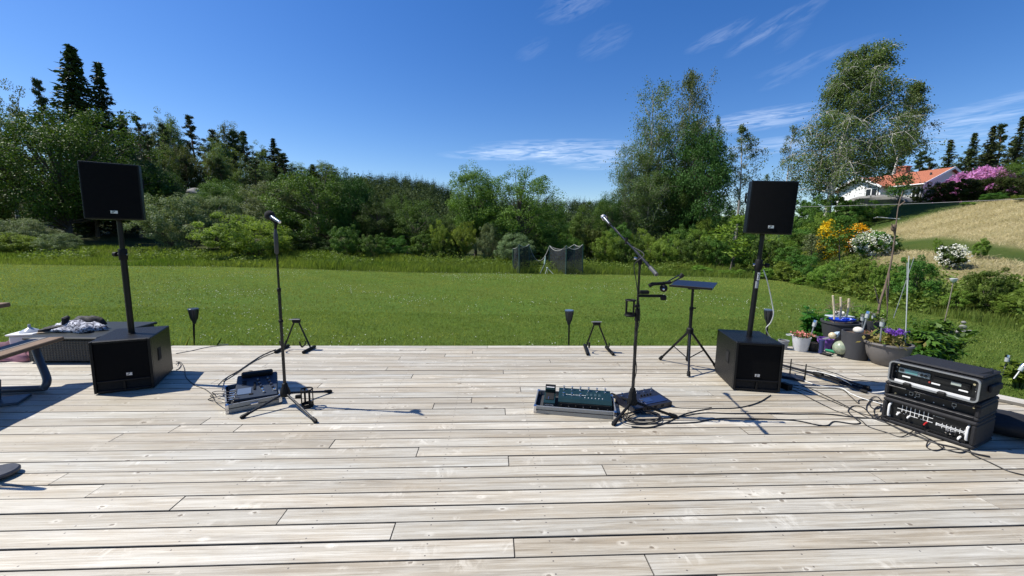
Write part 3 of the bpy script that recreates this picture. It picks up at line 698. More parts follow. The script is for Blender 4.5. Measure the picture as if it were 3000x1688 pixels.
mid = [('pine1', 372, 340), ('wood0', 400, 350), ('round0', 360, 420), ('wood1', 450, 372), ('wood0', 500, 380), ('pine0', 470, 395), ('wood1', 540, 372), ('wood0', 590, 392), ('pine1', 560, 400), ('pine0', 635, 400), ('wood1', 668, 410), ('pine1', 705, 418), ('wood0', 735, 448), ('round1', 412, 425), ('wood1', 610, 432), ('round0', 680, 440), ('wood0', 520, 430)]
for i, (k, x, y) in enumerate(mid):
    T(k, NM[k[0]], f'{nth_of(mid, i)} {NW[k[0]]} below the skyline in the left hillside wood', x, y, 54+(x-350)*.05+_rt.uniform(-3, 3), dict(w=36, r=44, p=32, s=30)[k[0]], ML[k[0]][1])
# --- shrubs and broadleaf trees along the far side of the lawn, left to middle
T('shrub0', 'willow_shrub', 'grey green willow shrub at far left edge behind the lawn', 45, 552, 24.5, 78, cat='shrub', leafm='willow')
T('shrub1', 'shrub', 'light green shrub low in front of the willow at far left', 35, 585, 22.8, 62, cat='shrub')
T('shrub0', 'willow_shrub', 'small round grey willow shrub left of the left pole', 148, 588, 23, 46, cat='shrub')
T('shrub0', 'willow_shrub', 'big silvery willow shrub right of the left loudspeaker', 452, 492, 27, 98, cat='shrub', rz=.7)
T('shrub0', 'willow_shrub', 'silvery willow behind the big silvery willow shrub', 560, 498, 29, 70, cat='shrub', rz=2.4)
T('shrub1', 'shrub', 'broad light green shrub behind the left microphone stand', 622, 545, 23.2, 112, cat='shrub', rz=1.)
T('round1', 'deciduous_tree', 'bright green round tree on the slope below the rock', 545, 452, 36, 62, leafm='broad')
T('round4', 'deciduous_tree', 'lighter tree next to the round tree below the rock', 606, 466, 35, 50, leafm='broad')
T('round2', 'deciduous_tree', 'large dark green tree right of the left microphone', 792, 436, 28, 124, rz=.5)
T('round1', 'deciduous_tree', 'green tree between the left microphone and the large dark tree', 700, 468, 29, 78, leafm='willow', rz=3.)
T('round0', 'deciduous_tree', 'tall dark tree right of the large dark green tree', 880, 440, 29, 66, rz=1.1)
T('round0', 'deciduous_tree', 'dark tree in deep shade left of the pale round tree', 950, 508, 28, 62, rz=2.2)
T('shrub2', 'shrub', 'shrub at the foot of the large dark tree', 865, 570, 24, 42, cat='shrub')
T('shrub2', 'shrub', 'small shrub at the meadow edge under the dark trees', 938, 590, 24, 38, cat='shrub', rz=2.)
T('round4', 'deciduous_tree', 'pale round tree left of the middle gap', 1040, 508, 28, 64, rz=.3, leafm='olive')
T('round0', 'deciduous_tree', 'dark low tree behind the pale round tree', 985, 560, 31, 60, rz=4.)
for x, y, h, l in ((1112, 556, 32, 'first'), (1160, 560, 36, 'second'), (1232, 566, 40, 'third')):
    T('shrub1' if l != 'third' else 'shrub0', 'shrub', f'{l} light shrub right of the pale round tree, under the tall middle trees', x, y, 25.5, h, cat='shrub', rz=_rt.uniform(0, 6))
T('round1', 'deciduous_tree', 'taller narrow one of the two green trees in the middle', 1196, 420, 27.5, 74, rz=.9, leafm='fresh')
T('round2', 'deciduous_tree', 'broad rounded tree in the middle behind the netting', 1310, 434, 27, 108, rz=2.6, leafm='fresh')
for x, y, Y, w, l, k in ((908, 452, 31, 52, 'tree with a bright top right of the tall dark tree', 'round1'), (1002, 494, 31, 48, 'rounded tree between the dark shade and the pale round tree', 'round2'), (1092, 545, 30, 44, 'rounded tree right behind the pale round tree', 'round1'), (1146, 535, 31, 46, 'lower rounded tree left of the taller narrow middle tree', 'round2'), (1252, 525, 30.5, 44, 'lower rounded tree between the two green middle trees', 'round1'), (1392, 515, 31, 44, 'rounded tree right of the broad middle tree', 'round2'), (1528, 492, 31, 46, 'rounded tree left of the aspen group', 'round1'), (735, 492, 30, 56, 'rounded green tree behind the left microphone head', 'round2')):
    T(k, 'deciduous_tree', l, x, y, Y, w, rz=x*.37, leafm='dark' if k == 'round1' else 'broad')
T('shrub0', 'willow_shrub', 'grey green willow shrub just left of the netting', 1298, 588, 24.5, 58, cat='shrub', rz=1.7)
T('shrub2', 'shrub', 'shrub standing right behind the netting', 1375, 580, 25.5, 40, cat='shrub', rz=.6)
T('round4', 'deciduous_tree', 'yellow green young tree right of the netting', 1470, 508, 29, 54, rz=1.4, leafm='broad')
T('round1', 'deciduous_tree', 'dark tree at the end of the hedge below the far ridge', 1418, 560, 33, 46, rz=5.1, leafm='dark')
for x, y, w, l in ((690, 600, 40, 'right of the broad light green shrub'), (775, 590, 44, 'under the large dark green tree'), (835, 604, 38, 'under the right side of the large dark tree'), (905, 598, 40, 'between the two shrubs under the dark trees'), (992, 596, 42, 'under the dark tree left of the pale round tree'), (1062, 588, 40, 'under the pale round tree'), (1135, 600, 36, 'in front of the first two light shrubs'), (1345, 600, 40, 'in front of the broad middle tree')):
    T('shrub2', 'shrub', 'low dark shrub '+l, x, y, 25.6, w, cat='shrub', rz=x*.21, leafm='dark' if x % 2 else 'broad')
# --- aspens, birches on the right
T('aspen0', 'aspen_tree', 'airy aspen with several pale trunks behind the right microphone', 1636, 232, 33, 72, rz=.2)
T('aspen1', 'aspen_tree', 'tallest aspen leaning in the wind above the dark maple', 1734, 206, 35, 56, rz=.1)
T('round0', 'maple_tree', 'dense dark tree in front of the tall aspen', 1762, 318, 31, 98, rz=.8, leafm='dark')
T('round0', 'maple_tree', 'lower dark tree left of the right loudspeaker', 1700, 430, 31.5, 80, rz=2.8, leafm='dark')
T('aspen0', 'aspen_tree', 'lower aspen at the left foot of the aspen group', 1588, 370, 32, 46, rz=2.)
T('aspen1', 'aspen_tree', 'bushy aspen filling the lower aspen group', 1630, 400, 32.5, 60, rz=4.)
T('birch1', 'birch_tree', 'thin birch seen behind the dark maple', 1798, 296, 46, 24, rz=.3)
T('birch0', 'birch_tree', 'slender birch left of the right loudspeaker', 1868, 318, 36, 50, rz=.2)
T('birch1', 'birch_tree', 'sparse half bare birch left of the big birch', 1985, 320, 36, 34, rz=.5)
T('birch1', 'birch_tree', 'low birch sapling behind the right loudspeaker', 1936, 440, 38, 28, rz=2.5)
T('sapling0', 'young_tree', 'bright young tree with a thin trunk left of the right loudspeaker pole', 1846, 546, 21, 56, leafm='lime')
# --- scrub below the aspens
scr = [(1432, 590, 26, 'shrub1'), (1478, 575, 27, 'shrub4'), (1525, 585, 25.5, 'shrub1'), (1560, 566, 26.5, 'shrub2'), (1590, 600, 24, 'shrub4'), (1628, 578, 26, 'shrub1'), (1668, 592, 24.5, 'shrub1'), (1712, 572, 26, 'shrub2'), (1742, 602, 23.5, 'shrub4'), (1775, 580, 25, 'shrub1'), (1812, 596, 24, 'shrub2'), (1890, 588, 24, 'shrub2'), (1925, 600, 23, 'shrub4'), (1965, 590, 24, 'shrub1'), (2005, 575, 25, 'shrub2'), (1835, 540, 28, 'shrub2'), (1790, 530, 29, 'shrub1'), (1900, 540, 28, 'shrub4')]
for i, (x, y, Y, k) in enumerate(scr):
    T(k, 'bank_shrub', f'{ordinal(sorted(q[0] for q in scr).index(x), len(scr))} scrub bush of the green thicket below the aspens, counted from the left', x, y, Y, 44, 'scrub thicket below the aspens', None, _rt.uniform(0, 6), 'shrub', .1)
# --- the big birch: one leader, a lower lobe blown to the right
def birch_w(f): return (.55+.45*math.sin(PI*min(1, f*1.05)))*(1.25-f*.55)
proto('bigbirch', 'open', LM['birch'], bark_w, dict(seed=91, H=17, spread=4.6, n1=130, n2=13, per=36, leaf=.14, tuft=.22, elev=(5, 58), start=.24, droop=.4, hang=.95, wind=.45, trunkr=.015, width_fn=birch_w, tiltx=.085))
T('bigbirch', 'birch_tree', 'big wind blown birch in front of the house', 2122, 122, 33, 116, rz=.0)
proto('birchlobe', 'open', LM['birch'], bark_w, dict(seed=93, H=14, spread=2.0, n1=60, n2=9, per=18, leaf=.16, tuft=.2, elev=(15, 60), start=.48, droop=.4, hang=1.0, wind=.5, trunkr=.012, tiltx=.05))
T('birchlobe', 'birch_tree', 'drooping birch just right of the big birch', 2258, 212, 49, 40, rz=.1)

# ------------------------------------------------------------------ far wooded ridge (one mass)
def mini_trees(name, pts, hts, kinds, seed, materials):
    r = np.random.default_rng(seed); out_ = {}
    for kd in (0, 1):
        Vs, Ts = [], []
        for (x, y), h, k in zip(pts, hts, kinds):
            if k != kd: continue
            z = hz(x, y)
            if kd == 0:
                n = 150; f = r.uniform(.05, 1, n)**.9; az = r.uniform(0, 2*PI, n); w = h*.25*(1-f)+.2; rr = w*r.uniform(.3, 1., n)
                c = np.stack([x+np.cos(az)*rr, y+np.sin(az)*rr, z+f*h], 1); sz = (.075*h*(1.15-f))*r.uniform(.7, 1.3, n)
                ax = np.stack([np.cos(az), np.sin(az), -.8+0*az], 1); V_, T_ = leaf_arrays(c, sz, r, .6, .5, ax, f*.8)
            else:
                n = 150; d = unit(r.normal(size=(n, 3))); rr = r.uniform(.4, 1, n)
                c = np.array([x, y, z+h*.58])+d*rr[:, None]*np.array([h*.3, h*.3, h*.42]); V_, T_ = leaf_arrays(c, h*.07*r.uniform(.6, 1.3, n), r, .7, .6, None, np.full(n, r.uniform(.2, .9)))
            Vs.append(V_); Ts.append(T_)
        out_[kd] = (np.concatenate(Vs), np.concatenate(Ts))
    n0 = len(out_[0][0])//4; V_ = np.concatenate([out_[0][0], out_[1][0]]); T_ = np.concatenate([out_[0][1], out_[1][1]])
    me = leaf_mesh(name, V_, T_)
    for m in materials: me.materials.append(m)
    mi = np.zeros(len(V_)//4, dtype=np.int32); mi[n0:] = 1; me.polygons.foreach_set('material_index', mi)
    return tag(link(name, me), kind='stuff')
far_s = leaf_mat('far spruce', (.012, .025, .012), (.034, .054, .024), .05, objvar=0., spec=.02); far_b = leaf_mat('far leaf', (.036, .052, .020), (.085, .105, .045), .2, objvar=0., spec=.02)
rf = np.random.default_rng(17); pts, hts, kinds = [], [], []
for i in range(1900):
    Y = rf.uniform(165, 330); px = rf.uniform(880, 1900) if i % 5 else rf.uniform(600, 2700); X = (px-1500)/FPX*Y
    pts.append((X, Y)); k = 0 if rf.uniform() < .80+.15*math.sin(X*.05+2) else 1; kinds.append(k); hts.append(rf.uniform(8, 12) if k == 0 else rf.uniform(7, 10))
mini_trees('distant_forest', pts, hts, kinds, 3, [far_s, far_b])
tag(bpy.data.objects['distant_forest'], 'distant wooded ridge of spruce and leafy trees closing the valley', 'forest')
pts, hts, kinds = [], [], []
for i in range(330):
    Y = rf.uniform(72, 150); px = rf.uniform(860, 1900); X = (px-1500)/FPX*Y; pts.append((X, Y)); k = 0 if rf.uniform() < .35 else 1; kinds.append(k); hts.append(rf.uniform(4.5, 8))
mini_trees('valley_wood', pts, hts, kinds, 4, [far_s, far_b]); tag(bpy.data.objects['valley_wood'], 'hazy brownish wood in the valley between the middle trees and the ridge', 'forest')

# ------------------------------------------------------------------ house on the bank
hp = at(2582, 543, 44); HA = math.atan2(-.973, .23)
house = thing('house', 'white timber house with orange tiled roof on the hill', 'house', (hp[0], hp[1], 4.7), HA)
t = NT('house white boards'); c = t.coord(); w = t.new('ShaderNodeTexWave', Scale=3.4, wave_type='BANDS', bands_direction='DIAGONAL'); w.inputs['Distortion'].default_value = 0
m_ = t.new('ShaderNodeMapping'); m_.inputs['Scale'].default_value = (1, 1, 0); t.l.new(c, m_.inputs['Vector']); t.l.new(m_.outputs[0], w.inputs['Vector'])
t.l.new(t.mix(t.noise(2, 4, .6, c), (.70, .70, .68), (.82, .82, .80)), t.b.inputs['Base Color']); t.b.inputs['Roughness'].default_value = .6; t.bump(w.outputs['Fac'], .5, .03)
WB = t.m
t = NT('orange roof tiles'); c = t.coord(); w = t.new('ShaderNodeTexWave', Scale=6.5, wave_type='BANDS', bands_direction='X'); t.l.new(c, w.inputs['Vector'])
w2 = t.new('ShaderNodeTexWave', Scale=4.5, wave_type='BANDS', bands_direction='Y', wave_profile='SAW'); t.l.new(c, w2.inputs['Vector'])
t.l.new(t.mix(t.noise(5, 5, .7, c), (.32, .10, .05), (.48, .165, .085)), t.b.inputs['Base Color']); t.b.inputs['Roughness'].default_value = .8
t.bump(t.math('ADD', w.outputs['Fac'], w2.outputs['Fac']), .6, .05); TILE = t.m
trim = mat('house trim white', (.80, .80, .78), .5, var=.06); glass = mat('dark window glass', (.02, .022, .028), .08, var=.1, spec=.8); grey_rock = mat('grey granite', (.19, .185, .17), .9, var=.35, scale=3, bump=.8, bscale=8)
m = MB(); m.M = Matrix.Rotation(PI/2, 4, 'Z')      # prism along local u: poly given in (v, z)
def gable_block(poly, u0, u1):
    q = MB(); n = len(poly); Vv = [(u0, v, z) for v, z in poly]+[(u1, v, z) for v, z in poly]
    q.add(Vv, [tuple(range(n))[::-1], tuple(range(n, 2*n))]+[(i, (i+1) % n, (i+1) % n+n, i+n) for i in range(n)]); return q
gable_block([(1, -.8), (7.4, -.8), (7.4, 2.5), (4.2, 3.98), (1, 2.5)], -5.5, 3.1).build('wall', WB, house, 0)
q = MB(); poly = [(-4.4, -.8), (0, -.8), (0, 2.5), (-2.2, 3.55), (-4.4, 2.5)]; n = 5
q.add([(u_, 0, z) for u_, z in poly]+[(u_, 3.2, z) for u_, z in poly], [tuple(range(n)), tuple(range(n, 2*n))[::-1]]+[(i, i+n, (i+1) % n+n, (i+1) % n) for i in range(n)]).build('wing_wall', WB, house, 0)
def slab(p, name, material, th=.12):
    a, b, c_, d = [Vector(x) for x in p]; nn = (b-a).cross(d-a).normalized()*th
    if nn.z < 0: nn = -nn
    q = MB(); q.add([a, b, c_, d, a+nn, b+nn, c_+nn, d+nn], [(0, 1, 2, 3), (4, 5, 6, 7), (0, 1, 5, 4), (1, 2, 6, 5), (2, 3, 7, 6), (3, 0, 4, 7)]); return q.build(name, material, house, 0)
rfm = slab([(-5.9, .5, 2.29), (3.5, .5, 2.29), (3.5, 4.2, 4.0), (-5.9, 4.2, 4.0)], 'roof', TILE)
slab([(-5.9, 7.9, 2.29), (3.5, 7.9, 2.29), (3.5, 4.2, 4.0), (-5.9, 4.2, 4.0)], 'roof', TILE)
slab([(.35, -.45, 2.34), (.35, 3.0, 2.34), (-2.2, 3.0, 3.56), (-2.2, -.45, 3.56)], 'wing_roof', TILE)
slab([(-4.75, -.45, 2.34), (-4.75, 3.0, 2.34), (-2.2, 3.0, 3.56), (-2.2, -.45, 3.56)], 'wing_roof', TILE)
for sg, e in ((1, .35), (-1, -4.75)):
    a, b = Vector((e, -.5, 2.38)), Vector((-2.2, -.5, 3.62)); q = MB(); q.box((0, 0, 0), ((b-a).length+.05, .05, .2)); q.v = [tuple(Matrix.Translation((a+b)/2) @ Matrix.Rotation(-math.atan2(b.z-a.z, b.x-a.x), 4, 'Y') @ Vector(p)) for p in q.v]; q.build('bargeboard', trim, house, 0)
for v0, v1 in ((.45, 4.2), (7.95, 4.2)):
    a, b = Vector((3.53, v0, 2.30)), Vector((3.53, v1, 4.05)); q = MB(); q.box((0, 0, 0), (.05, (b-a).length+.05, .2)); q.v = [tuple(Matrix.Translation((a+b)/2) @ Matrix.Rotation(math.atan2(b.z-a.z, b.y-a.y), 4, 'X') @ Vector(p)) for p in q.v]; q.build('bargeboard', trim, house, 0)
MB().tube([(.5, .44, 2.33), (3.5, .44, 2.33)], .06, 6).build('gutter', trim, house)
ch = MB().box((-.95, 4.2, 4.2), (.95, .7, 1.1), .02).build('chimney', mat('chimney brick', (.33, .11, .07), .85, var=.3), rfm, 0)
MB().box((-.95, 4.2, 4.78), (1.1, .85, .12), .02).build('chimney', mat('chimney cap', (.42, .15, .09), .8), rfm, 0)
MB().tube([(2.6, 2.6, 3.2), (2.6, 2.6, 3.62)], .09, 8).build('vent_pipe', mat('dark sheet metal', (.05, .05, .05), .5), rfm)
def window(u0, u1, z0, z1, plane='wing'):
    q = MB(); y = -.03 if plane == 'wing' else .97; fw = .1
    for a, b, cz0, cz1 in ((u0, u0+fw, z0, z1), (u1-fw, u1, z0, z1), ((u0+u1)/2-.05, (u0+u1)/2+.05, z0, z1)): q.box(((a+b)/2, y, (cz0+cz1)/2), (b-a, .08, cz1-cz0))
    for zz in (z0, z1-fw): q.box(((u0+u1)/2, y-.005, zz+fw/2), (u1-u0-.004, .08, fw))
    w_ = q.build('window', trim, house, 0)
    for a, b in ((u0+fw, (u0+u1)/2-.05), ((u0+u1)/2+.05, u1-fw)):
        MB().box(((a+b)/2, y+.02, (z0+z1)/2), (b-a, .03, z1-z0-2*fw)).build('pane', glass, w_, 0)
    MB().box(((u0+u1)/2, y+.045, (z0+z1)/2), (u1-u0+.16, .05, z1-z0+.16)).build('surround', mat('window surround brown', (.10, .07, .055), .7), w_, 0)
window(-1.5, -.25, 1.15, 2.35); window(2.2, 3.0, .7, 2.25, 'main'); window(.5, 1.4, 1.1, 2.2, 'main')

# ------------------------------------------------------------------ planting on the bank and round the house
def Tsrc(key, name, label, x, top, Y, hw=None, **kw): return plant(key, name, label, kw.pop('cat', 'shrub'), x, top, Y, hw, kw.get('group'), kw.get('leafm'), None, kw.get('rz'), kw.get('sink', 0.))
PN = [(2262, 366, 66, 'pine0'), (2310, 380, 60, 'pine1'), (2345, 394, 64, 'pine0'), (2392, 353, 58, 'spruce1'), (2430, 374, 70, 'pine0'), (2452, 336, 56, 'spruce1'), (2500, 318, 54, 'spruce1'), (2538, 308, 57, 'pine1'), (2574, 294, 52, 'spruce1'), (2480, 360, 66, 'pine1'), (2555, 350, 64, 'pine0'), (2240, 396, 62, 'pine1')]
for i, (x, y, Y, k) in enumerate(PN):
    o = T(k, 'pine_tree', f'{ordinal(sorted(q[0] for q in PN).index(x), len(PN))} dark pine along the skyline behind the house, counted from the left', x, y, Y, 36 if k[0] == 'p' else 58, 'pines behind the house', 'pine')
T('round1', 'deciduous_tree', 'green tree at the right edge beside the purple bush', 2580, 400, 36, 46)
T('sapling0', 'young_tree', 'small leafy tree in front of the white house', 2264, 446, 37, 27, leafm='broad')
LM['hedge'] = leaf_mat('leaf hedge', (.020, .028, .006), (.055, .065, .012), .15)
for i, (x, y, w, l) in enumerate([(2330, 474, 38, 'nearest the house wall'), (2378, 462, 44, 'below the left end of the purple blossoms'), (2418, 452, 50, 'left of the middle under the purple blossoms'), (2462, 448, 52, 'below the middle of the purple blossoms'), (2506, 448, 52, 'right of the middle under the purple blossoms'), (2545, 446, 46, 'below the right end of the purple blossoms')]):
    T('shrub4', 'hedge_bush', 'dark hedge bush '+l, x, y, 34.5-i*.5, w, 'dark hedge bushes', 'hedge', i*1.3, 'shrub', .3)
t = leaf_mat('rhododendron petals', (.38, .13, .40), (.70, .36, .70), .3, objvar=0.)
rr_ = np.random.default_rng(77)
rh = at(2885, 492, 38); rho = thing('rhododendron', 'large rhododendron covered in purple blossoms above the dark hedge', 'shrub', (rh[0], rh[1], hz(rh[0], rh[1])-.2))
zt = rh[2]-rho.location[2]
d = unit(rr_.normal(size=(900, 3))*np.array([1, 1, .8])); d[:, 2] = np.abs(d[:, 2]); Pc = d*np.array([3.7, 2.2, zt*.98])*rr_.uniform(.90, 1.03, 900)[:, None]
Pc[:, 2] *= 1-.10*np.clip(-Pc[:, 0]/3.7, 0, 1)**1.5*1.6; Pc[:, 2] += .16*np.sin(Pc[:, 0]*2.1)
idx = np.repeat(np.arange(900), 26); C_ = Pc[idx]+rr_.normal(size=(len(idx), 3))*.12; V_, T_ = leaf_arrays(C_, rr_.uniform(.09, .17, len(C_)), rr_, .8, .8, None, rr_.uniform(.2, .8, 900)[idx]); link('blossoms', leaf_mesh('blossoms', V_, T_), t, rho)
C_ = unit(rr_.normal(size=(16000, 3))); C_[:, 2] = np.abs(C_[:, 2]); C_ = C_*np.array([3.5, 2.0, zt*.88])*rr_.uniform(.5, 1, 16000)[:, None]; V_, T_ = leaf_arrays(C_, rr_.uniform(.12, .2, 16000), rr_); link('crown', leaf_mesh('crown', V_, T_), LM['dark'], rho)
link('trunk', tubes('trunk', [(bez(np.array([x, 0, -.2]), np.array([x*1.5, .2, zt*.4]), np.array([x*3, .3, zt*.8]), 5), np.linspace(.08, .03, 5)) for x in (-.5, 0, .5)]), bark, rho)
T('shrub1', 'shrub', 'bright green bush on the slope left below the house', 2196, 508, 32, 40, cat='shrub', rz=.4)
T('shrub3', 'shrub', 'low green bush on top of the hay slope', 2436, 508, 28, 20, cat='shrub')
T('shrub2', 'shrub', 'leafy bush on top of the hay slope right of the low bush', 2500, 486, 27.5, 30, cat='shrub', rz=2.)
T('shrub3', 'shrub', 'small bush on the hay slope at the right edge', 2572, 490, 25, 18, cat='shrub', rz=4.)
SB = [(2035, 500, 31, 48, 'shrub2'), (2090, 492, 33, 50, 'shrub4'), (2140, 505, 32, 40, 'shrub2'), (2060, 535, 28, 44, 'shrub1'), (2110, 540, 28.5, 40, 'shrub2'), (2010, 545, 27, 40, 'shrub4'), (2165, 545, 31, 30, 'shrub2'), (2025, 585, 24, 44, 'shrub2'), (2050, 620, 21, 42, 'shrub1'), (1985, 620, 21.5, 40, 'shrub2')]
for i, (x, y, Y, w, k) in enumerate(SB):
    T(k, 'bank_shrub', f'{ordinal(sorted(q[0] for q in SB).index(x), len(SB))} dark green bush in the scrub under the big birch, counted from the left', x, y, Y, w, 'scrub under the big birch', 'broad' if k != 'shrub1' else None, i*.9, 'shrub', .1)
# flowering shrubs
def flower_shrub(name, label, px, top, Y, hw, petals, psize, pn, seed, green='broad', lob=6, up=.35):
    p = at(px, top, Y); zb = hz(p[0], Y); h = p[2]-zb; w = 2*hw*Y/FPX; r = np.random.default_rng(seed)
    o = thing(name, label, 'shrub', (p[0], Y, zb)); tm, cm = gen_round(seed, h, w, base=.08, clumps=70, per=44, leaf=.12, cr=.08, trunkr=.012, bark=False, lobes=lob)
    link('trunk', tm, bark, o); link('crown', cm, LM[green], o)
    d = unit(r.normal(size=(pn, 3))+np.array([0, -.3, up])); P_ = d*np.array([w/2, w/2, h/2])*r.uniform(.8, 1.08, pn)[:, None]+np.array([0, 0, h*.54])
    idx = np.repeat(np.arange(pn), 9); C_ = P_[idx]+r.normal(size=(len(idx), 3))*psize*.8; C_[:, 2] = np.maximum(C_[:, 2], .1)
    V_, T_ = leaf_arrays(C_, psize*r.uniform(.7, 1.3, len(C_)), r, .8, .8); link('blossoms', leaf_mesh('blossoms', V_, T_), petals, o); return o
yel = leaf_mat('broom petals', (.50, .27, .008), (.80, .50, .02), .3, objvar=0.); whi = leaf_mat('white petals', (.62, .62, .55), (.85, .85, .80), .25, objvar=0.)
flower_shrub('broom_shrub', 'left mass of the yellow flowering broom right of the right loudspeaker', 2436, 652, 20.5, 28, yel, .075, 330, 5)
flower_shrub('broom_shrub', 'right mass of the yellow flowering broom beside the white blossoming shrub', 2512, 664, 20.8, 30, yel, .075, 280, 6)
flower_shrub('blossom_shrub', 'white blossoming shrub beside the yellow broom', 2556, 682, 18.6, 46, whi, .06, 200, 7)
flower_shrub('blossom_shrub', 'small white blossoming shrub alone on the bank', 2795, 722, 14.6, 36, whi, .055, 110, 8, 'dark')
Tsrc('sapling0', 'young_tree', 'leafy young tree in front of the yellow broom', 2478, 640, 18.4, 44, cat='tree', leafm='broad')
Tsrc('shrub2', 'shrub', 'dark shrub right behind the white blossoming shrub', 2608, 690, 19, 34, leafm='dark')
Tsrc('sapling0', 'young_tree', 'thin grey green sapling left of the yellow broom', 2388, 690, 19, 28, cat='tree', leafm='willow')
for i, (x, y, Y, w, k, l) in enumerate([(2365, 745, 17.2, 46, 'shrub2', 'bush just right of the right loudspeaker pole, lowest on the bank'), (2430, 765, 14.9, 52, 'shrub1', 'light bush under the yellow broom'), (2520, 765, 13.3, 46, 'shrub3', 'bush under the white blossoming shrub'), (2310, 770, 17.5, 44, 'shrub3', 'low bush behind the right subwoofer at the meadow edge'),
        (2590, 770, 12.3, 30, 'shrub3', 'small bush left of the tall dead branch'), (2690, 756, 11.2, 66, 'shrub2', 'dense green bush behind the crossed canes'), (2800, 850, 10.2, 40, 'shrub3', 'low plants around the white lantern on the bank'), (2905, 792, 9.9, 70, 'shrub2', 'large bush at the right edge of the bank'), (2985, 850, 9.3, 60, 'shrub1', 'light bush cut off by the right edge low on the bank'), (2755, 700, 16.5, 14, 'shrub3', 'tiny bush on the upper bank left of the small white shrub'), (2640, 800, 11.5, 34, 'shrub3', 'low shrub between the dead branch and the canes'), (2880, 700, 15.5, 24, 'shrub3', 'sparse bush right of the small white shrub')]):
    Tsrc(k, 'bank_shrub', l, x, y, Y, w, leafm='broad' if k == 'shrub2' else None, rz=i*1.1)
LP_ = [(2240, 785, 18.4, 36), (2140, 790, 19.5, 40), (2060, 780, 20.5, 40), (1990, 775, 21, 36), (2350, 812, 16.4, 36), (2450, 825, 14, 36), (2540, 835, 12.4, 34)]
for i, (x, y, Y, w) in enumerate(LP_):
    Tsrc('shrub3', 'bank_shrub', f'{ordinal(sorted(q[0] for q in LP_).index(x), len(LP_))} clump of low leafy plants at the foot of the right bank', x, y, Y, w, group='low plants at the bank foot', rz=i*1.7)
def rock(name, label, px, py, Y, d, seed, zoff=0.):
    r = np.random.default_rng(seed); p = at(px, py, Y); bm = bmesh.new(); bmesh.ops.create_icosphere(bm, subdivisions=3, radius=1)
    ph = r.uniform(0, 6, 9)
    for v in bm.verts:
        c_ = v.co; k = 1+.18*math.sin(2.3*c_.x+ph[0])+.14*math.sin(3.1*c_.y+ph[1]+c_.z)+.10*math.sin(5*c_.z+ph[2]+2*c_.x); v.co = Vector((c_.x*d[0]*k, c_.y*d[1]*k, c_.z*d[2]*k))
    me = bpy.data.meshes.new(name); bm.to_mesh(me); bm.free(); me.polygons.foreach_set('use_smooth', [True]*len(me.polygons)); me.set_sharp_from_angle(angle=math.radians(28))
    return tag(link(name, me, grey_rock, None, (p[0], p[1], p[2]+zoff)), label, 'rock')
rock('boulder', 'grey rock face showing in the wood above the willow shrubs', 574, 566, 42, (.7, .7, .5), 1)
rock('boulder', 'flat grey rock at the edge of the left meadow', 160, 742, 25, (1.6, .8, .28), 2)
rock('boulder', 'grey bedrock below the white house wall', 2560, 602, 39, (3.2, 1.6, .8), 3)
rock('boulder', 'low grey rock beside the bright bush under the house', 2530, 636, 33, (1.2, .7, .3), 4)
p = at(2622, 610, 30); MB().box((0, 0, 0), (2.2, .5, .05), .01).build('board', mat('bleached board', (.55, .55, .53), .7), None, 0, (p[0], p[1], hz(p[0], p[1])+.07), (-.1, .1, -.3)); tag(bpy.data.objects['board'], 'pale boards lying on top of the hay slope', 'board')
# post with a wire to the right
w0 = at(2165, 600, 24); zb = hz(w0[0], w0[1]); MB().cyl((0, 0, -.3), (0, 0, w0[2]-zb+.25), .07, .06, 8).build('wire_post', mat('grey post wood', (.22, .20, .17), .9), None, 35, (w0[0], w0[1], zb)); tag(bpy.data.objects['wire_post'], 'grey wooden post carrying the wire behind the right loudspeaker', 'post')
wp = [at(2165, 606, 24), at(2350, 606, 23.3), at(2550, 601, 22.6), at(2700, 596, 22), at(2860, 589, 21.4), at(3000, 582, 21), at(3300, 560, 20)]
MB().tube(smooth_path(wp), .010, 5).build('wire', mat('pale wire', (.42, .42, .40), .5)); tag(bpy.data.objects['wire'], 'pale wire strung from the post across to the right', 'wire')

# ------------------------------------------------------------------ netting in the meadow (old trampoline cage)
NY = 19.6; np_ = at(1600, 760, NY); net = thing('netting_enclosure', 'sagging dark net cage on green posts in the meadow', 'netting', (np_[0], NY, hz(np_[0], NY)))
B0 = np.array(net.location); green_p = mat('green post paint', (.03, .075, .06), .5, var=.2)
posts = [(1503, 728, 19.4), (1521, 716, 18.9), (1550, 716, 20.6), (1610, 720, 20.8), (1659, 720, 18.9), (1683, 716, 20.2), (1708, 716, 19.4)]
tops = []
for x, y, Y in posts:
    a = at(x, y, Y)-B0; b = np.array([a[0]+.03, a[1], hz(a[0]+B0[0], Y)-B0[2]-.1]); MB().cyl(b, a, .028, .024, 7).build('post', green_p, net); tops.append((a, b))
t = NT('black netting'); c = t.coord()
t.b.inputs['Base Color'].default_value = (.012, .016, .02, 1); t.b.inputs['Roughness'].default_value = .8
tb = t.new('ShaderNodeBsdfTransparent'); ms = t.new('ShaderNodeMixShader'); t.l.new(t.math('ADD', t.math('MULTIPLY', t.noise(1.8, 4, .6, c), .6), .12, True), ms.inputs[0]); t.l.new(t.b.outputs[0], ms.inputs[1]); t.l.new(tb.outputs[0], ms.inputs[2]); t.l.new(ms.outputs[0], t.o.inputs['Surface']); NET = t.m
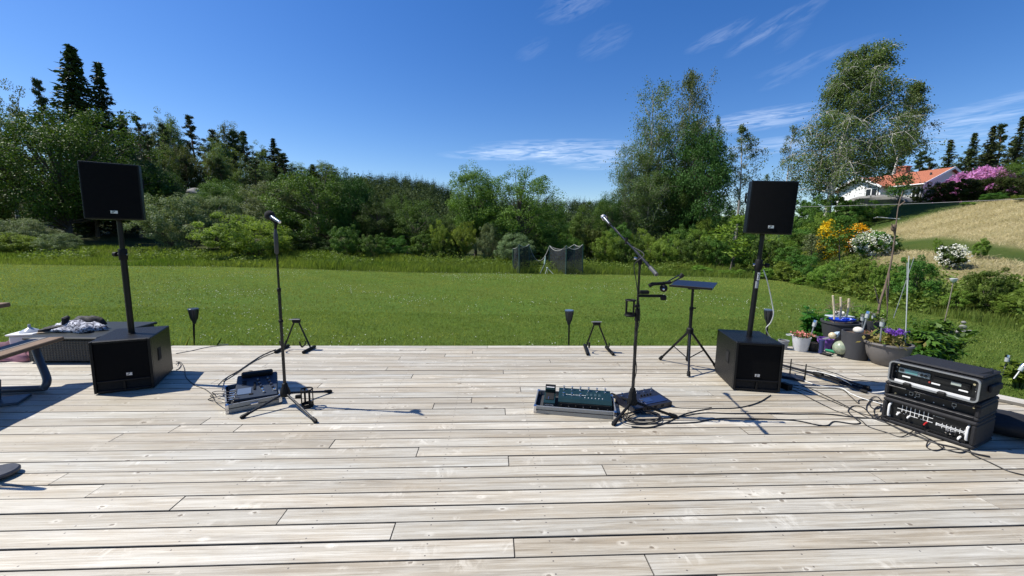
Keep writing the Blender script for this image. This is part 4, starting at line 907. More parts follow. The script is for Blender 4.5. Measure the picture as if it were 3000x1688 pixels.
def net_panel(i, j, sag, low=0.):
    (a, a0), (b, b0) = tops[i], tops[j]; n, k = 12, 7; V_, F_ = [], []
    for q in range(n+1):
        f = q/n; tp = a*(1-f)+b*f; bt = a0*(1-f)+b0*f; s_ = 4*f*(1-f); tp = tp-np.array([0, 0, sag*s_])
        for w in range(k+1): V_.append(tuple(tp+(bt-tp)*w/k+np.array([0, .05*math.sin(7*f+w*.8), 0])))
    for q in range(n):
        for w in range(k): F_.append((q*(k+1)+w, (q+1)*(k+1)+w, (q+1)*(k+1)+w+1, q*(k+1)+w+1))
    MB().add(V_, F_).build('net', NET, net)
    e = [V_[q*(k+1)] for q in range(n+1)]; MB().tube(e, .012, 5).build('edge_cord', mat('pale cord', (.35, .35, .32), .7), net)
for i, j, sg in ((0, 1, .08), (1, 2, .12), (2, 3, .8), (3, 5, .22), (4, 6, .2), (5, 6, .1), (0, 2, .1), (3, 4, .25)): net_panel(i, j, sg)
p = at(1600, 750, 18.85); sign = thing('leaning_board', 'narrow pale green board leaning in front of the netting', 'board', (p[0], p[1], hz(p[0], p[1])))
q = MB(); a = at(1598, 750, 18.85)-np.array(sign.location); b = at(1595, 775, 18.85)-np.array(sign.location); q.tube([a, (a+b)/2, b], [.012, .045, .035], 6).build('paddle', mat('pale green paint', (.35, .45, .40), .6), sign)
a = at(1594, 777, 18.85)-np.array(sign.location); b2 = at(1582, 802, 18.85)-np.array(sign.location); MB().cyl(a, b2, .022, .022, 6).build('leg', mat('grey green tube', (.16, .20, .18), .5), sign)
p = at(1603, 785, 18.75); sp = thing('sprinkler', 'small white tripod sprinkler at the meadow edge before the netting', 'sprinkler', (p[0], p[1], hz(p[0], p[1])))
z_ = p[2]-sp.location[2]; wp_ = mat('white plastic', (.62, .62, .58), .5)
MB().box((0, 0, z_), (.08, .06, .06), .01).build('head', wp_, sp)
for a, b in ((-.08, .0), (.28, -.1), (.05, .2)): MB().cyl((0, 0, z_), (a, b, .02), .012, .012, 6).build('leg', wp_, sp)

# ------------------------------------------------------------------ stage gear
BLK = mat('black cabinet paint', (.0035, .004, .005), .40, var=.3, scale=30, bump=.3, bscale=420, spec=.24)
GRL = mat('black steel grille', (.002, .002, .0025), .7, var=.2, bump=.6, bscale=700, spec=.12)
BMT = mat('black powder coated steel', (.005, .005, .006), .36, var=.25, spec=.28)
RUB = mat('black rubber', (.006, .006, .006), .6, var=.2, spec=.22)
CHR = mat('chrome', (.62, .62, .64), .16, 1., var=.05)
ALU = mat('brushed aluminium', (.27, .28, .28), .45, .6, var=.1, scale=40)
SIL = mat('silver badge', (.60, .60, .60), .35, .4, var=.1)
INK = mat('dark print', (.02, .02, .02), .6)
WHT = mat('white print', (.66, .66, .64), .5, var=.06)
VOID = mat('dark opening', (.002, .002, .002), .9, var=.1)
BLUESH = mat('blue grey panel', (.020, .029, .044), .5, var=.15, spec=.3)
def badge(parent, c, w, h, rows=((.25, .5, .62), (-.22, .12, .5))):
    b = MB().box(c, (w, .003, h), .0006).build('badge', SIL, parent, 0)
    q = MB()
    for k, (zz, x0, ln) in enumerate(rows):
        for j in range(5): q.box((c[0]+w*(-.38+.36*x0+ln*.13*j), c[1]-.0022, c[2]+h*zz), (w*ln*.09, .0012, h*.26))
    q.build('lettering', INK, b, 0)
def subwoofer(label, loc, rz, hs=1):
    W_, D_, H_ = .43, .55, .485
    o = thing('subwoofer', label, 'subwoofer', loc, rz, 'subwoofers')
    MB().box((0, D_/2+.012, H_/2+.008), (W_, D_, H_), .007).build('cabinet', BLK, o, 0)
    f = MB(); y = .004
    for x in (-1, 1): f.box((x*(W_/2-.011), y, H_/2+.008), (.022, .024, H_-.004), .003)
    for z, h in ((H_-.006, .022), (.112, .016), (.020, .020)): f.box((0, y+.001, z), (W_-.046, .022, h), .003)
    f.box((0, y+.001, .066), (.016, .022, .074), .002)
    f.build('front_frame', BLK, o, 0)
    MB().box((0, .006, (.12+H_-.017)/2), (W_-.046, .008, H_-.137-.004), .002).build('grille', GRL, o, 0)
    MB().box((0, .0115, .066), (W_-.046, .004, .074)).build('bass_port', VOID, o, 0)  # flat panel; the shade inside the port slot is painted by its colour
    badge(o, (.04 if hs > 0 else .0, .0005, .165), .042, .027)
    for sgn in (-1, 1):
        h_ = MB().box((sgn*(W_/2+.0015), .20, .285), (.005, .085, .125), .002).build('handle', RUB, o, 0)
        MB().box((sgn*(W_/2+.0042), .20, .285), (.003, .066, .105)).build('painted_recess', VOID, h_, 0)  # flat plate painted near black as the shaded inside of the handle
    MB().lathe([(.032, 0), (.032, .006), (.026, .008)], 18, (0, .27, H_+.008)).build('pole_socket', BMT, o)
    for x in (-1, 1):
        for y2 in (.04, .52): MB().lathe([(.016, 0), (.018, .009)], 10, (x*.18, y2, 0)).build('foot', RUB, o)
    return o
SUBL, SUBR = (-3.585, 3.62, 0), (2.42, 3.845, 0); RL, RR = math.radians(25.7), math.radians(-9.3)
subwoofer('black subwoofer standing on the left side of the deck', SUBL, RL, 1)
subwoofer('black subwoofer standing on the right side beside the tray tripod', SUBR, RR, -1)
def on_sub(S_, rz, y=.27): return np.array([S_[0]-math.sin(rz)*y, S_[1]+math.cos(rz)*y, .494])
def speaker_pole(label, base, ztop, zc, rz, tilt=0.):
    o = thing('speaker_pole', label, 'pole', base, rz, 'speaker poles'); h = ztop-base[2]; c = zc-base[2]
    MB().cyl((0, 0, 0), (0, 0, c), .025, .025, 16).build('lower_tube', BMT, o); MB().cyl((0, 0, c), (0, 0, h), .0205, .0205, 16).build('upper_tube', BMT, o)
    k = MB().lathe([(.031, -.05), (.034, -.045), (.034, .045), (.029, .055)], 18, (0, 0, c)).build('collar', RUB, o)
    MB().tube([(.03, 0, c), (.06, 0, c), (.064, 0, c+.002), (.095, 0, c)], [.010, .010, .023, .021], 10).build('clamp_knob', RUB, k)
    MB().tube([(-.03, 0, c), (-.055, 0, c)], [.011, .013], 8).build('pin', CHR, k)
    a = [(-1.9+.16*i) for i in range(9)]; q = MB(); v = []
    for z in (c-.155, c-.075): v += [(.0256*math.cos(w), .0256*math.sin(w), z) for w in a]
    st = q.add(v, [(i, i+1, i+10, i+9) for i in range(8)]).build('sticker', WHT, o)
    q = MB(); q.tube([(.0264*math.cos(w), .0264*math.sin(w), c-.115+dz) for w, dz in ((-1.7, .026), (-1.35, .016), (-1.15, 0), (-1.35, -.018), (-1.7, -.028))], .0035, 5).build('symbol', INK, st)
    v = []
    for z in (c-.235, c-.165): v += [(.0256*math.cos(w-.3), .0256*math.sin(w-.3), z) for w in a]
    MB().add(v, [(i, i+1, i+10, i+9) for i in range(8)]).build('sticker', mat('worn grey sticker', (.30, .31, .32), .5, var=.6, scale=60), o)
    return o
PL, PR = on_sub(SUBL, RL), on_sub(SUBR, RR)
speaker_pole('black pole carrying the left loudspeaker', PL, 1.60, 1.26, RL+2.6)
speaker_pole('black pole carrying the right loudspeaker', PR, 1.56, 1.235, RR).rotation_euler = (0, .035, RR)
def top_speaker(label, base, rz):
    """trapezoid cabinet, front towards local -y"""
    o = thing('loudspeaker', label, 'loudspeaker', base, rz, 'loudspeakers on poles'); w, wb, d, h, f = .40, .25, .33, .50, -.15
    P_ = [(-w/2, f), (w/2, f), (w/2, f+.10), (wb/2, f+d), (-wb/2, f+d), (-w/2, f+.10)]; n = 6
    q = MB(); q.add([(x, y, 0) for x, y in P_]+[(x, y, h) for x, y in P_], [tuple(range(n)), tuple(range(n, 2*n))]+[(i, (i+1) % n, (i+1) % n+n, i+n) for i in range(n)])
    cb = q.build('cabinet', BLK, o, 0); b = cb.modifiers.new('bevel', 'BEVEL'); b.width = .006; b.segments = 2
    g = MB(); k = 8
    v = []
    for i in range(k+1):
        x = -w/2+.012+(w-.024)*i/k; y = f-.006-.016*(1-(2*i/k-1)**2); v += [(x, y, .014), (x, y, h-.014)]
    for i in range(k+1): x = -w/2+.012+(w-.024)*i/k; v += [(x, f+.002, .014), (x, f+.002, h-.014)]
    F_ = []
    m_ = 2*(k+1)
    for i in range(k): F_ += [(2*i, 2*i+2, 2*i+3, 2*i+1), (2*i, 2*i+2, 2*i+2+m_, 2*i+m_), (2*i+1, 2*i+3, 2*i+3+m_, 2*i+1+m_)]
    F_ += [(0, 1, 1+m_, m_), (2*k, 2*k+1, 2*k+1+m_, 2*k+m_)]
    g.add(v, F_).build('grille', GRL, o)
    badge(o, (.005, f-.0245, .066), .048, .026)
    MB().lathe([(.036, -.004), (.036, .001)], 16, (0, 0, 0)).build('pole_socket', BMT, o)
    for sgn in (-1, 1): MB().tube([(sgn*.165, f+.2, .30), (sgn*.188, f+.19, .31), (sgn*.188, f+.19, .39), (sgn*.165, f+.2, .40)], .009, 6).build('handle', RUB, o)
    return o
top_speaker('black loudspeaker on a pole at left against the dark trees', (PL[0], PL[1], 1.585), math.radians(33))
top_speaker('black loudspeaker on a pole at right beside the big birch', (PR[0]+.045, PR[1], 1.545), math.radians(-14)).rotation_euler = (0, .035, math.radians(-14))

def tripod_legs(o, hub, feet, r, material, footm=RUB, hubr=.03, fr=1.6):
    for p in feet:
        p = np.array(p); a = np.array(hub); d = unit(p-a); l = MB().cyl(a+d*hubr, p+np.array([0, 0, .012]), r, r, 8).build('leg', material, o)
        MB().tube([p-d*.065+np.array([0, 0, .012]), p-d*.01+np.array([0, 0, .012]), p+d*.006+np.array([0, 0, .012])], [r*1.25, r*fr, r*1.1], 8).build('rubber_foot', footm, l)
GUN = mat('worn black steel tube', (.012, .012, .013), .25, .2, var=.3, spec=.5)
# --- left microphone stand
b = gp(838, 1188); ml = thing('microphone_stand', 'straight microphone stand beside the left floor case', 'mic stand', b)
loc = lambda p, o: np.array(p)-np.array(o.location)
tripod_legs(ml, (0, 0, .115), [loc(gp(706, 1228), ml), loc(gp(926, 1240), ml), (.26, .30, 0)], .0105, GUN, fr=1.7)
MB().lathe([(.012, .205), (.02, .20), (.026, .17), (.040, .13), (.042, .10), (.034, .085)], 14).build('hub', RUB, ml)
zj = at(823, 850, b[1])[2]
MB().cyl((0, 0, .18), (0, 0, zj), .0125, .0125, 12).build('lower_tube', GUN, ml); MB().cyl((0, 0, zj-.02), (0, 0, 1.36), .0088, .0088, 12).build('upper_tube', GUN, ml)
MB().lathe([(.0125, -.015), (.0155, -.01), (.0155, .012), (.0095, .02)], 12, (0, 0, zj)).build('joint', RUB, ml)
MB().lathe([(.0145, -.012), (.0185, -.008), (.0185, .008), (.0145, .012)], 12, (0, 0, at(830, 941, b[1])[2])).build('ring', RUB, ml)
MB().lathe([(.010, 1.315), (.0165, 1.325), (.0165, 1.475), (.0125, 1.49), (.009, 1.53)], 12).build('clutch_grip', mat('grey clutch rubber', (.035, .036, .04), .5), ml)
MB().tube([(0, 0, 1.52), (.008, 0, 1.56), (-.002, 0, 1.585), (-.02, 0, 1.60)], [.010, .013, .017, .017], 10).build('clip', RUB, ml)
mc = thing('microphone', 'microphone with black foam windscreen on the left stand', 'microphone', (b[0]-.01, b[1], 1.605), -.25)
MB().ball((-.055, .02, .025), .040, 16, 10).build('foam_windscreen', mat('black foam', (.010, .010, .011), .95, var=.3, bump=1., bscale=300), mc)
MB().tube([(-.04, .012, .018), (0, 0, .0), (.075, -.02, -.03)], [.019, .016, .012], 12).build('body', mat('bluish grey mic body', (.10, .12, .15), .3, .6), mc)
MB().tube([(.073, -.019, -.029), (.081, -.021, -.032)], [.0125, .011], 12).build('connector', CHR, mc)
# --- cup holder on the floor
def cup_holder(name, label, loc_, rz, parent=None, s=1.):
    o = thing(name, label, 'cup holder', loc_, rz) if parent is None else parent
    for z in (.012, .155):
        MB().tube([(.045*s*math.cos(w), .045*s*math.sin(w), z*s) for w in np.linspace(.15, 2*PI+.05, 26)], .007*s, 6).build('ring', RUB, o)
    MB().lathe([(.047*s, .0), (.047*s, .032*s)], 22, cap=False).build('cup_wall', RUB, o)
    for w in (.3, 2.0, 3.6, 5.2): MB().box((.046*s*math.cos(w), .046*s*math.sin(w), .085*s), (.016*s, .006*s, .15*s), .001, Euler((0, 0, w+PI/2))).build('bar', RUB, o)
    MB().box((-.065*s, .0, .10*s), (.05*s, .026*s, .03*s), .005).build('clamp', RUB, o)
    return o
p = gp(901, 1192); cup_holder('cup_holder', 'empty black cup holder low beside the left microphone stand', (p[0], p[1], .002), .4)
# --- left floor case with multi-effect unit
def open_case(label, loc_, rz, w, d, h, name='pedalboard_case'):
    o = thing(name, label, 'pedalboard case', loc_, rz); t_ = .012
    for nm, c, s in (('front_wall', (w/2, t_/2, h/2), (w, t_, h)), ('back_wall', (w/2, d-t_/2, h/2), (w, t_, h)), ('side_wall', (t_/2, d/2, h/2), (t_, d-2*t_-.002, h)), ('side_wall', (w-t_/2, d/2, h/2), (t_, d-2*t_-.002, h))):
        MB().box(c, s, .002).build(nm, ALU, o, 0)
    for x, y in ((0, 0), (w, 0), (0, d), (w, d)): MB().box((x+(.012 if x == 0 else -.012), y+(.012 if y == 0 else -.012), h/2), (.03, .03, h+.006), .006).build('corner', CHR, o, 0)
    for y in (.0, d): MB().box((w/2, y+(-.001 if y == 0 else .001), h*.52), (w-.05, .004, .006)).build('groove', INK, o, 0)
    MB().box((w/2, d/2, .012), (w-2*t_-.002, d-2*t_-.002, .02)).build('floor_panel', mat('dark carpet lining', (.03, .032, .036), .9, var=.2, bump=.6, bscale=300), o, 0)
    return o
fl, fr_, bl = gp(662, 1214), gp(826, 1181), gp(633, 1133, .08)
ang = math.atan2(fr_[1]-fl[1], fr_[0]-fl[0]); wC = float(np.linalg.norm((fr_-fl)[:2])); dC = float(np.dot((bl-fl)[:2], [-math.sin(ang), math.cos(ang)]))
cl = open_case('aluminium floor case holding the blue grey effects unit, left', (fl[0], fl[1], .001), ang, wC, dC, .075)
MB().box((wC*.5, -.004, .045), (.06, .012, .02), .004).build('latch', CHR, cl, 0)
fx = thing('effects_unit', 'blue grey floor effects unit with knobs in the left case', 'effects unit', (fl[0], fl[1], .03), ang)
tilt = Matrix.Translation((wC*.60, dC*.52, .055)) @ Matrix.Rotation(math.radians(9), 4, 'X') @ Matrix.Rotation(math.radians(-6), 4, 'Z')
def tb(c, s, ch=0.): q = MB(); q.M = tilt; return q.box(c, s, ch)
UW, UD = wC*.80, dC*.86
tb((0, 0, 0), (UW, UD, .06), .008).build('housing', mat('dark unit housing', (.02, .021, .025), .5), fx, 0)
tb((0, 0, .0315), (UW-.012, UD-.012, .004), .001).build('top_panel', BLUESH, fx, 0)
tb((0, UD*.40, .055), (UW*.78, .06, .045), .012).build('screen_hood', RUB, fx, 0)
tb((-UW*.28, -UD*.22, .036), (UW*.32, UD*.24, .005), .001).build('touch_screen', mat('reflecting screen', (.10, .13, .18), .15), fx, 0)
for k, (x, y) in enumerate([(.02, .18), (.06, .02), (.10, -.12), (.14, -.26), (.17, -.36), (.26, .18), (.30, .05), (.34, -.08), (.38, -.20), (.42, -.33)]):
    q = MB(); q.M = tilt; q.lathe([(.012, 0), (.012, .012), (.008, .02)], 10, (UW*x, UD*y, .0335)).build('footswitch', CHR if k in (3, 4, 9) else mat('dark knob steel', (.10, .10, .12), .3, .7), fx)
for k in range(6):
    q = MB(); q.M = tilt; q.lathe([(.009, 0), (.008, .014)], 10, (-UW*.05, UD*(.06-.05*k), .0335)).build('knob', RUB, fx)
for k in range(3): tb((-UW*.30, UD*(.20-.07*k), .036), (.035, .016, .008), .002).build('button', RUB, fx, 0)
tb((-UW*.12, -UD*.36, .036), (.03, .02, .01), .002).build('button', RUB, fx, 0)
for k in range(5):
    q = MB(); q.M = tilt; q.tube([(-UW/2-.002, UD*(.05-.09*k), 0), (-UW/2-.045, UD*(.05-.09*k), -.004)], [.008, .007], 8).build('plug', CHR, fx)
# --- guitar stands
def guitar_stand(label, feet, top, rz_head=0.):
    c = np.mean([np.array(f) for f in feet], axis=0); o = thing('guitar_stand', label, 'guitar stand', (c[0], c[1], 0), 0, 'guitar stands')
    L_ = lambda p: np.array(p)-np.array(o.location); tp = L_(top)
    for i, sg in ((0, -1), (2, 1)):
        a, b2 = L_(feet[i]), L_(feet[i+1]); a = a+np.array([0, 0, .018]); b2 = b2+np.array([0, 0, .018]); mid_ = (a+b2)/2
        MB().tube([a, a*.95+b2*.05, b2*.95+a*.05, b2], [.017, .021, .021, .017], 10).build('foot_bar', RUB, o)
        hp_ = tp+np.array([sg*.035, 0, -.03]); MB().cyl(hp_, mid_+(b2-a)*.15, .0105, .0105, 8).build('leg', BMT, o)
        k_ = hp_*.32+mid_*.68; fwd = unit((a-b2)*np.array([1, 1, 0]))
        MB().tube([k_, k_+fwd*.03+np.array([0, 0, -.045]), k_+fwd*.09+np.array([0, 0, -.055]), k_+fwd*.13+np.array([0, 0, -.015]), k_+fwd*.14+np.array([0, 0, .03])], [.006, .008, .0095, .0095, .008], 8).build('cradle_hook', RUB, o)
    MB().box(tp, (.10, .05, .055), .012).build('head', RUB, o, 0)
    MB().tube([tp+np.array([-.075, -.03, .022]), tp+np.array([.06, -.03, .024])], .006, 6).build('strap', mat('grey strap', (.25, .25, .25), .5), o)
    return o
guitar_stand('folding guitar stand behind the left microphone stand', [gp(807, 1036), gp(846, 1016), gp(888, 1037), gp(923, 1019)], at(868, 940, 5.08))
guitar_stand('small folding guitar stand near the deck edge right of centre', [gp(1722, 1043), gp(1712, 1014), gp(1797, 1043), gp(1775, 1020)], at(1748, 947, 5.16))
# --- boom microphone stand
b = gp(1850, 1215); mr = thing('boom_microphone_stand', 'boom microphone stand with holders beside the green pedalboard', 'mic stand', b)
tripod_legs(mr, (0, 0, .12), [loc(gp(1796, 1248), mr), loc(gp(1982, 1226), mr), loc(gp(1792, 1160), mr)], .012, RUB, fr=1.7)
MB().lathe([(.012, .24), (.02, .235), (.03, .20), (.034, .15), (.046, .115), (.04, .095)], 14).build('hub', RUB, mr)
zt = at(1873, 772, b[1])[2]
MB().cyl((0, 0, .2), (0, 0, .86), .0135, .0135, 12).build('lower_tube', GUN, mr); MB().cyl((0, 0, .84), (0, 0, zt), .0095, .0095, 12).build('upper_tube', GUN, mr)
MB().lathe([(.0135, -.05), (.0185, -.045), (.0185, .05), (.010, .06)], 12, (0, 0, .86)).build('clutch', RUB, mr)
piv = np.array([.0, .0, zt+.04]); mend = loc(at(1789, 660, b[1]+.48), mr); bd = unit(mend-piv)
MB().tube([piv+np.array([0, 0, -.05]), piv+np.array([0, 0, .0]), piv+np.array([0, -.0, .025])], [.014, .022, .014], 10).build('boom_joint', RUB, mr)
MB().tube([piv+np.array([-.03, -.012, 0]), piv+np.array([-.055, -.012, .004])], [.008, .012], 8).build('wing_screw', CHR, mr)
off = np.array([.0, -.02, .012]); MB().cyl(piv+off-bd*.15, piv+off+bd*.10, .0115, .0115, 10).build('boom_sleeve', GUN, mr); MB().cyl(piv+off+bd*.10, mend, .0078, .0078, 10).build('boom_tube', CHR if 0 else GUN, mr)
MB().cyl(piv+off-bd*.25, piv+off-bd*.15, .0155, .0155, 10).build('counterweight', mat('grey grip', (.05, .052, .056), .55), mr)
MB().lathe([(.012, -.03), (.012, .03)], 10, tuple(piv+off+bd*.26)).build('boom_clip', RUB, mr)
MB().tube([mend, mend+bd*.02], [.012, .015], 8).build('clip', RUB, mr)
mm = mend+bd*.02+np.array(mr.location); mic2 = thing('microphone', 'silver headed vocal microphone on the boom stand', 'microphone', mm)
MB().tube([(0, 0, 0), tuple(bd*.03), tuple(bd*.10), tuple(bd*.125)], [.011, .012, .017, .022], 12).build('body', mat('grey mic handle', (.09, .10, .115), .35, .5), mic2)
q = MB(); hc = bd*.145; q.ball(tuple(hc), .025, 14, 9).build('grille_head', mat('silver wire mesh', (.42, .42, .42), .4, .6, var=.3, bump=1., bscale=500), mic2)
q = MB(); q.tube([tuple(bd*.118), tuple(bd*.13)], [.0255, .0255], 14).build('ring', CHR, mic2)
# holders clamped to the stand
z_c = at(1850, 905, b[1])[2]; chd = thing('cup_holder', 'black cup holder clamped to the left of the boom stand', 'cup holder', (b[0]-.062, b[1]-.01, z_c-.06), PI)
cup_holder(None, None, None, 0, chd, .86)
z_a = at(1900, 866, b[1])[2]; ph = thing('phone_holder', 'black phone clamp on a side arm of the boom stand', 'phone holder', (b[0], b[1]-.02, z_a))
MB().box((.04, 0, .03), (.08, .035, .03), .006).build('clamp', RUB, ph, 0); MB().box((.10, 0, 0), (.22, .016, .022), .003).build('side_arm', RUB, ph, 0)
MB().lathe([(.022, -.02), (.024, -.01), (.024, .012), (.018, .02)], 12, (.20, 0, -.012)).build('thumb_screw', RUB, ph)
MB().ball((.195, -.005, .065), .032, 12, 8).build('ball_joint', RUB, ph); MB().ball((.185, -.034, .06), .010, 8, 6).build('screw', CHR, ph)
MB().box((.19, 0, .105), (.13, .03, .022), .005, Euler((0, -.12, 0))).build('cradle', RUB, ph, 0)
MB().tube([(.14, 0, .10), (.10, -.01, .098), (.075, -.01, .082)], [.012, .016, .018], 8).build('jaw', RUB, ph)
MB().tube([(.23, -.01, .10), (.33, -.01, .155)], .0055, 6).build('rod', GUN, ph); MB().tube([(.22, .015, .11), (.32, .015, .17)], .0055, 6).build('rod', GUN, ph)
MB().tube([(.325, 0, .155), (.345, 0, .178)], [.015, .02], 8).build('jaw', RUB, ph)
# --- green pedalboard
fl, fr_ = gp(1563, 1211), gp(1806, 1231); ang = math.atan2(fr_[1]-fl[1], fr_[0]-fl[0]); wC = float(np.linalg.norm((fr_-fl)[:2])); dC = .37
pc = open_case('aluminium pedalboard case holding the dark green pedals', (fl[0], fl[1], .001), ang, wC, dC, .068)
GRN = mat('dark green enamel', (.006, .021, .020), .36, var=.2, scale=12)
pf = thing('floor_controller', 'long dark green foot controller with two rows of switches', 'foot controller', (fl[0], fl[1], .024), ang)
poly = [(.10, .0), (.10, .055), (.15, .070), (.335, .092), (.335, .0)]
q = MB(); x0, x1 = .20, wC-.03; n = len(poly); q.add([(x0, y, z) for y, z in poly]+[(x1, y, z) for y, z in poly], [tuple(range(n)), tuple(range(n, 2*n))[::-1]]+[(i, i+n, (i+1) % n+n, (i+1) % n) for i in range(n)]).build('housing', GRN, pf, 0)
MB().box(((x0+x1)/2, .097, .03), (x1-x0-.03, .006, .036), .001).build('jack_panel', VOID, pf, 0)
for k in range(6): MB().lathe([(.012, 0), (.012, .006), (.0065, .008), (.0065, .026), (.0095, .030), (.0085, .036)], 12, (x0+.045+k*(x1-x0-.09)/5, .305, .086)).build('footswitch', CHR, pf)
for k in range(3): MB().lathe([(.010, 0), (.010, .005), (.006, .007), (.006, .022), (.009, .027)], 12, (x0+.045+k*(x1-x0-.09)/5, .20, .074)).build('footswitch', CHR, pf)
for k in range(14): MB().lathe([(.004, 0), (.003, .003)], 8, (x0+.07+k*.0125, .217, .0775)).build('indicator', WHT, pf)
for k in range(6): MB().lathe([(.0045, 0), (.003, .004)], 8, (x0+.23+k*.03, .18, .0735)).build('indicator', WHT, pf)
for k in range(4): MB().box((x0+.25+k*.036, .235, .0805), (.022, .04, .006), .002, Euler((.12, 0, 0))).build('button', mat('dark teal button', (.03, .055, .06), .4), pf, 0)
for k in range(6): MB().tube([(x0+.03+k*.062, .095, .03), (x0+.03+k*.062, .075, .028)], [.007, .006], 8).build('jack', CHR if k % 2 else RUB, pf)
pe = thing('expression_pedal', 'dark green expression pedal at the left end of the pedalboard', 'expression pedal', (fl[0]+.075*math.cos(ang)-.08*math.sin(ang), fl[1]+.075*math.sin(ang)+.08*math.cos(ang), .024), ang)
q = MB(); poly = [(.0, 0), (.0, .045), (.035, .05), (.19, .065), (.20, 0)]; n = 5; q.add([(0, y, z) for y, z in poly]+[(.098, y, z) for y, z in poly], [tuple(range(n)), tuple(range(n, 2*n))[::-1]]+[(i, i+n, (i+1) % n+n, (i+1) % n) for i in range(n)]).build('base', GRN, pe, 0)
MB().box((.049, .112, .0605), (.074, .12, .004), .001, Euler((.097, 0, 0))).build('opening', VOID, pe, 0)
MB().box((.049, .20, .088), (.092, .05, .05), .006, Euler((.25, 0, 0))).build('treadle', GRN, pe, 0)
MB().box((.049, .208, .116), (.092, .05, .008), .002, Euler((.25, 0, 0))).build('treadle_grip', RUB, pe, 0)
MB().box((.049, .183, .1165), (.07, .008, .003), .0005, Euler((.25, 0, 0))).build('label_strip', WHT, pe, 0)
link('lettering', text_mesh('MISSION', .020), WHT, pe, (.049, -.0008, .026), (PI/2, 0, 0)); MB().box((.058, -.0006, .0085), (.04, .001, .004)).build('underline', WHT, pe, 0)
MB().tube([(.04, .06, .055), (.042, .08, .066)], [.004, .005], 6).build('screw', CHR, pe)
# --- second floor unit with blue panel, behind the boom stand
cU = gp(1885, 1176, .03); ua = math.radians(24); fu_ = thing('floor_unit', 'dark floor unit with blue panel just behind the boom stand', 'effects unit', (cU[0], cU[1], .002), ua)
poly = [(-.13, .0), (-.13, .045), (.13, .075), (.13, .0)]
q = MB(); q.add([(-.21, y, z) for y, z in poly]+[(.21, y, z) for y, z in poly], [(0, 1, 2, 3), (7, 6, 5, 4)]+[(i, i+4, (i+1) % 4+4, (i+1) % 4) for i in range(4)]).build('housing', mat('dark navy housing', (.012, .014, .024), .4), fu_, 0)
TR = Euler((math.atan2(.03, .26), 0, 0))
MB().box((.06, -.055, .0565), (.24, .10, .004), .001, TR).build('blue_panel', mat('blue panel', (.012, .024, .075), .35, var=.2), fu_, 0); MB().box((.0, -.05, .0605), (.085, .06, .003), .0005, TR).build('display', mat('blue display', (.02, .038, .10), .15), fu_, 0)
for k in range(5): MB().lathe([(.010, 0), (.010, .005), (.006, .007), (.006, .024), (.009, .028)], 10, (-.17+k*.085, .09, .070)).build('footswitch', CHR, fu_)
for k in range(3): MB().lathe([(.010, 0), (.010, .005), (.006, .007), (.006, .024), (.009, .028)], 10, (-.17+k*.05, .0-.03*k, .060-.003*k)).build('footswitch', CHR, fu_)
for k in range(4): MB().lathe([(.009, 0), (.008, .014)], 10, (.0+k*.035, .03, .063)).build('knob', RUB, fu_)
for k in range(4): MB().box((-.14+.08*k, -.131, .024), (.03, .003, .018), .0005).build('jack', VOID, fu_, 0)
# --- tray tripod
hb = np.array([2.03, 4.52, .46]); tt = thing('tripod_tray_stand', 'black tripod stand with a tilted laptop tray left of the right subwoofer', 'stand', (hb[0], hb[1], 0))
for x, y in ((1933, 1055), (2017, 1105), (2098, 1079)):
    p = loc(gp(x, y), tt); a = np.array([0, 0, .455]); d = unit(p-a)
    lg = MB().cyl(a+d*.02, p+np.array([0, 0, .012]), .0135, .012, 10).build('leg', BMT if x != 2017 else GUN, tt); MB().tube([p-d*.05+np.array([0, 0, .014]), p+np.array([0, 0, .014])], [.018, .02], 10).build('rubber_foot', RUB, lg)
    k_ = a+(p-a)*.52; MB().cyl(k_, (0, 0, .12), .006, .006, 6).build('brace', BMT, tt)
MB().lathe([(.022, .10), (.026, .105), (.026, .14), (.022, .145)], 12).build('sliding_collar', RUB, tt)
MB().lathe([(.022, .41), (.038, .42), (.038, .47), (.024, .485)], 14).build('hub', RUB, tt); MB().cyl((0, 0, .09), (0, 0, .70), .0185, .0185, 14).build('lower_tube', BMT, tt); MB().cyl((0, 0, .69), (0, 0, .92), .0145, .0145, 14).build('upper_tube', BMT, tt)
MB().lathe([(.0185, -.02), (.023, -.015), (.023, .02), (.016, .025)], 12, (0, 0, .70)).build('clutch', RUB, tt); MB().tube([(.02, 0, .71), (.045, -.01, .71)], [.007, .011], 8).build('knob', RUB, tt)
MB().box((0, 0, .93), (.11, .03, .018), .003).build('bracket', BMT, tt, 0); MB().box((0, 0, .948), (.13, .05, .006), .001).build('bracket', BMT, tt, 0); MB().tube([(.055, 0, .93), (.075, 0, .93)], [.008, .012], 8).build('knob', RUB, tt)
q = MB(); q.M = Matrix.Translation((0, .0, .975)) @ Matrix.Rotation(math.radians(-36), 4, 'Z') @ Matrix.Rotation(math.radians(9), 4, 'X')
q.box((0, 0, 0), (.44, .30, .010), .002).build('tray', mat('navy black tray', (.010, .014, .030), .32, var=.15), tt, 0)
q2 = MB(); q2.M = q.M; q2.box((0, -.15, .010), (.44, .008, .022), .002)
q2.build('tray_lip', BMT, tt, 0)

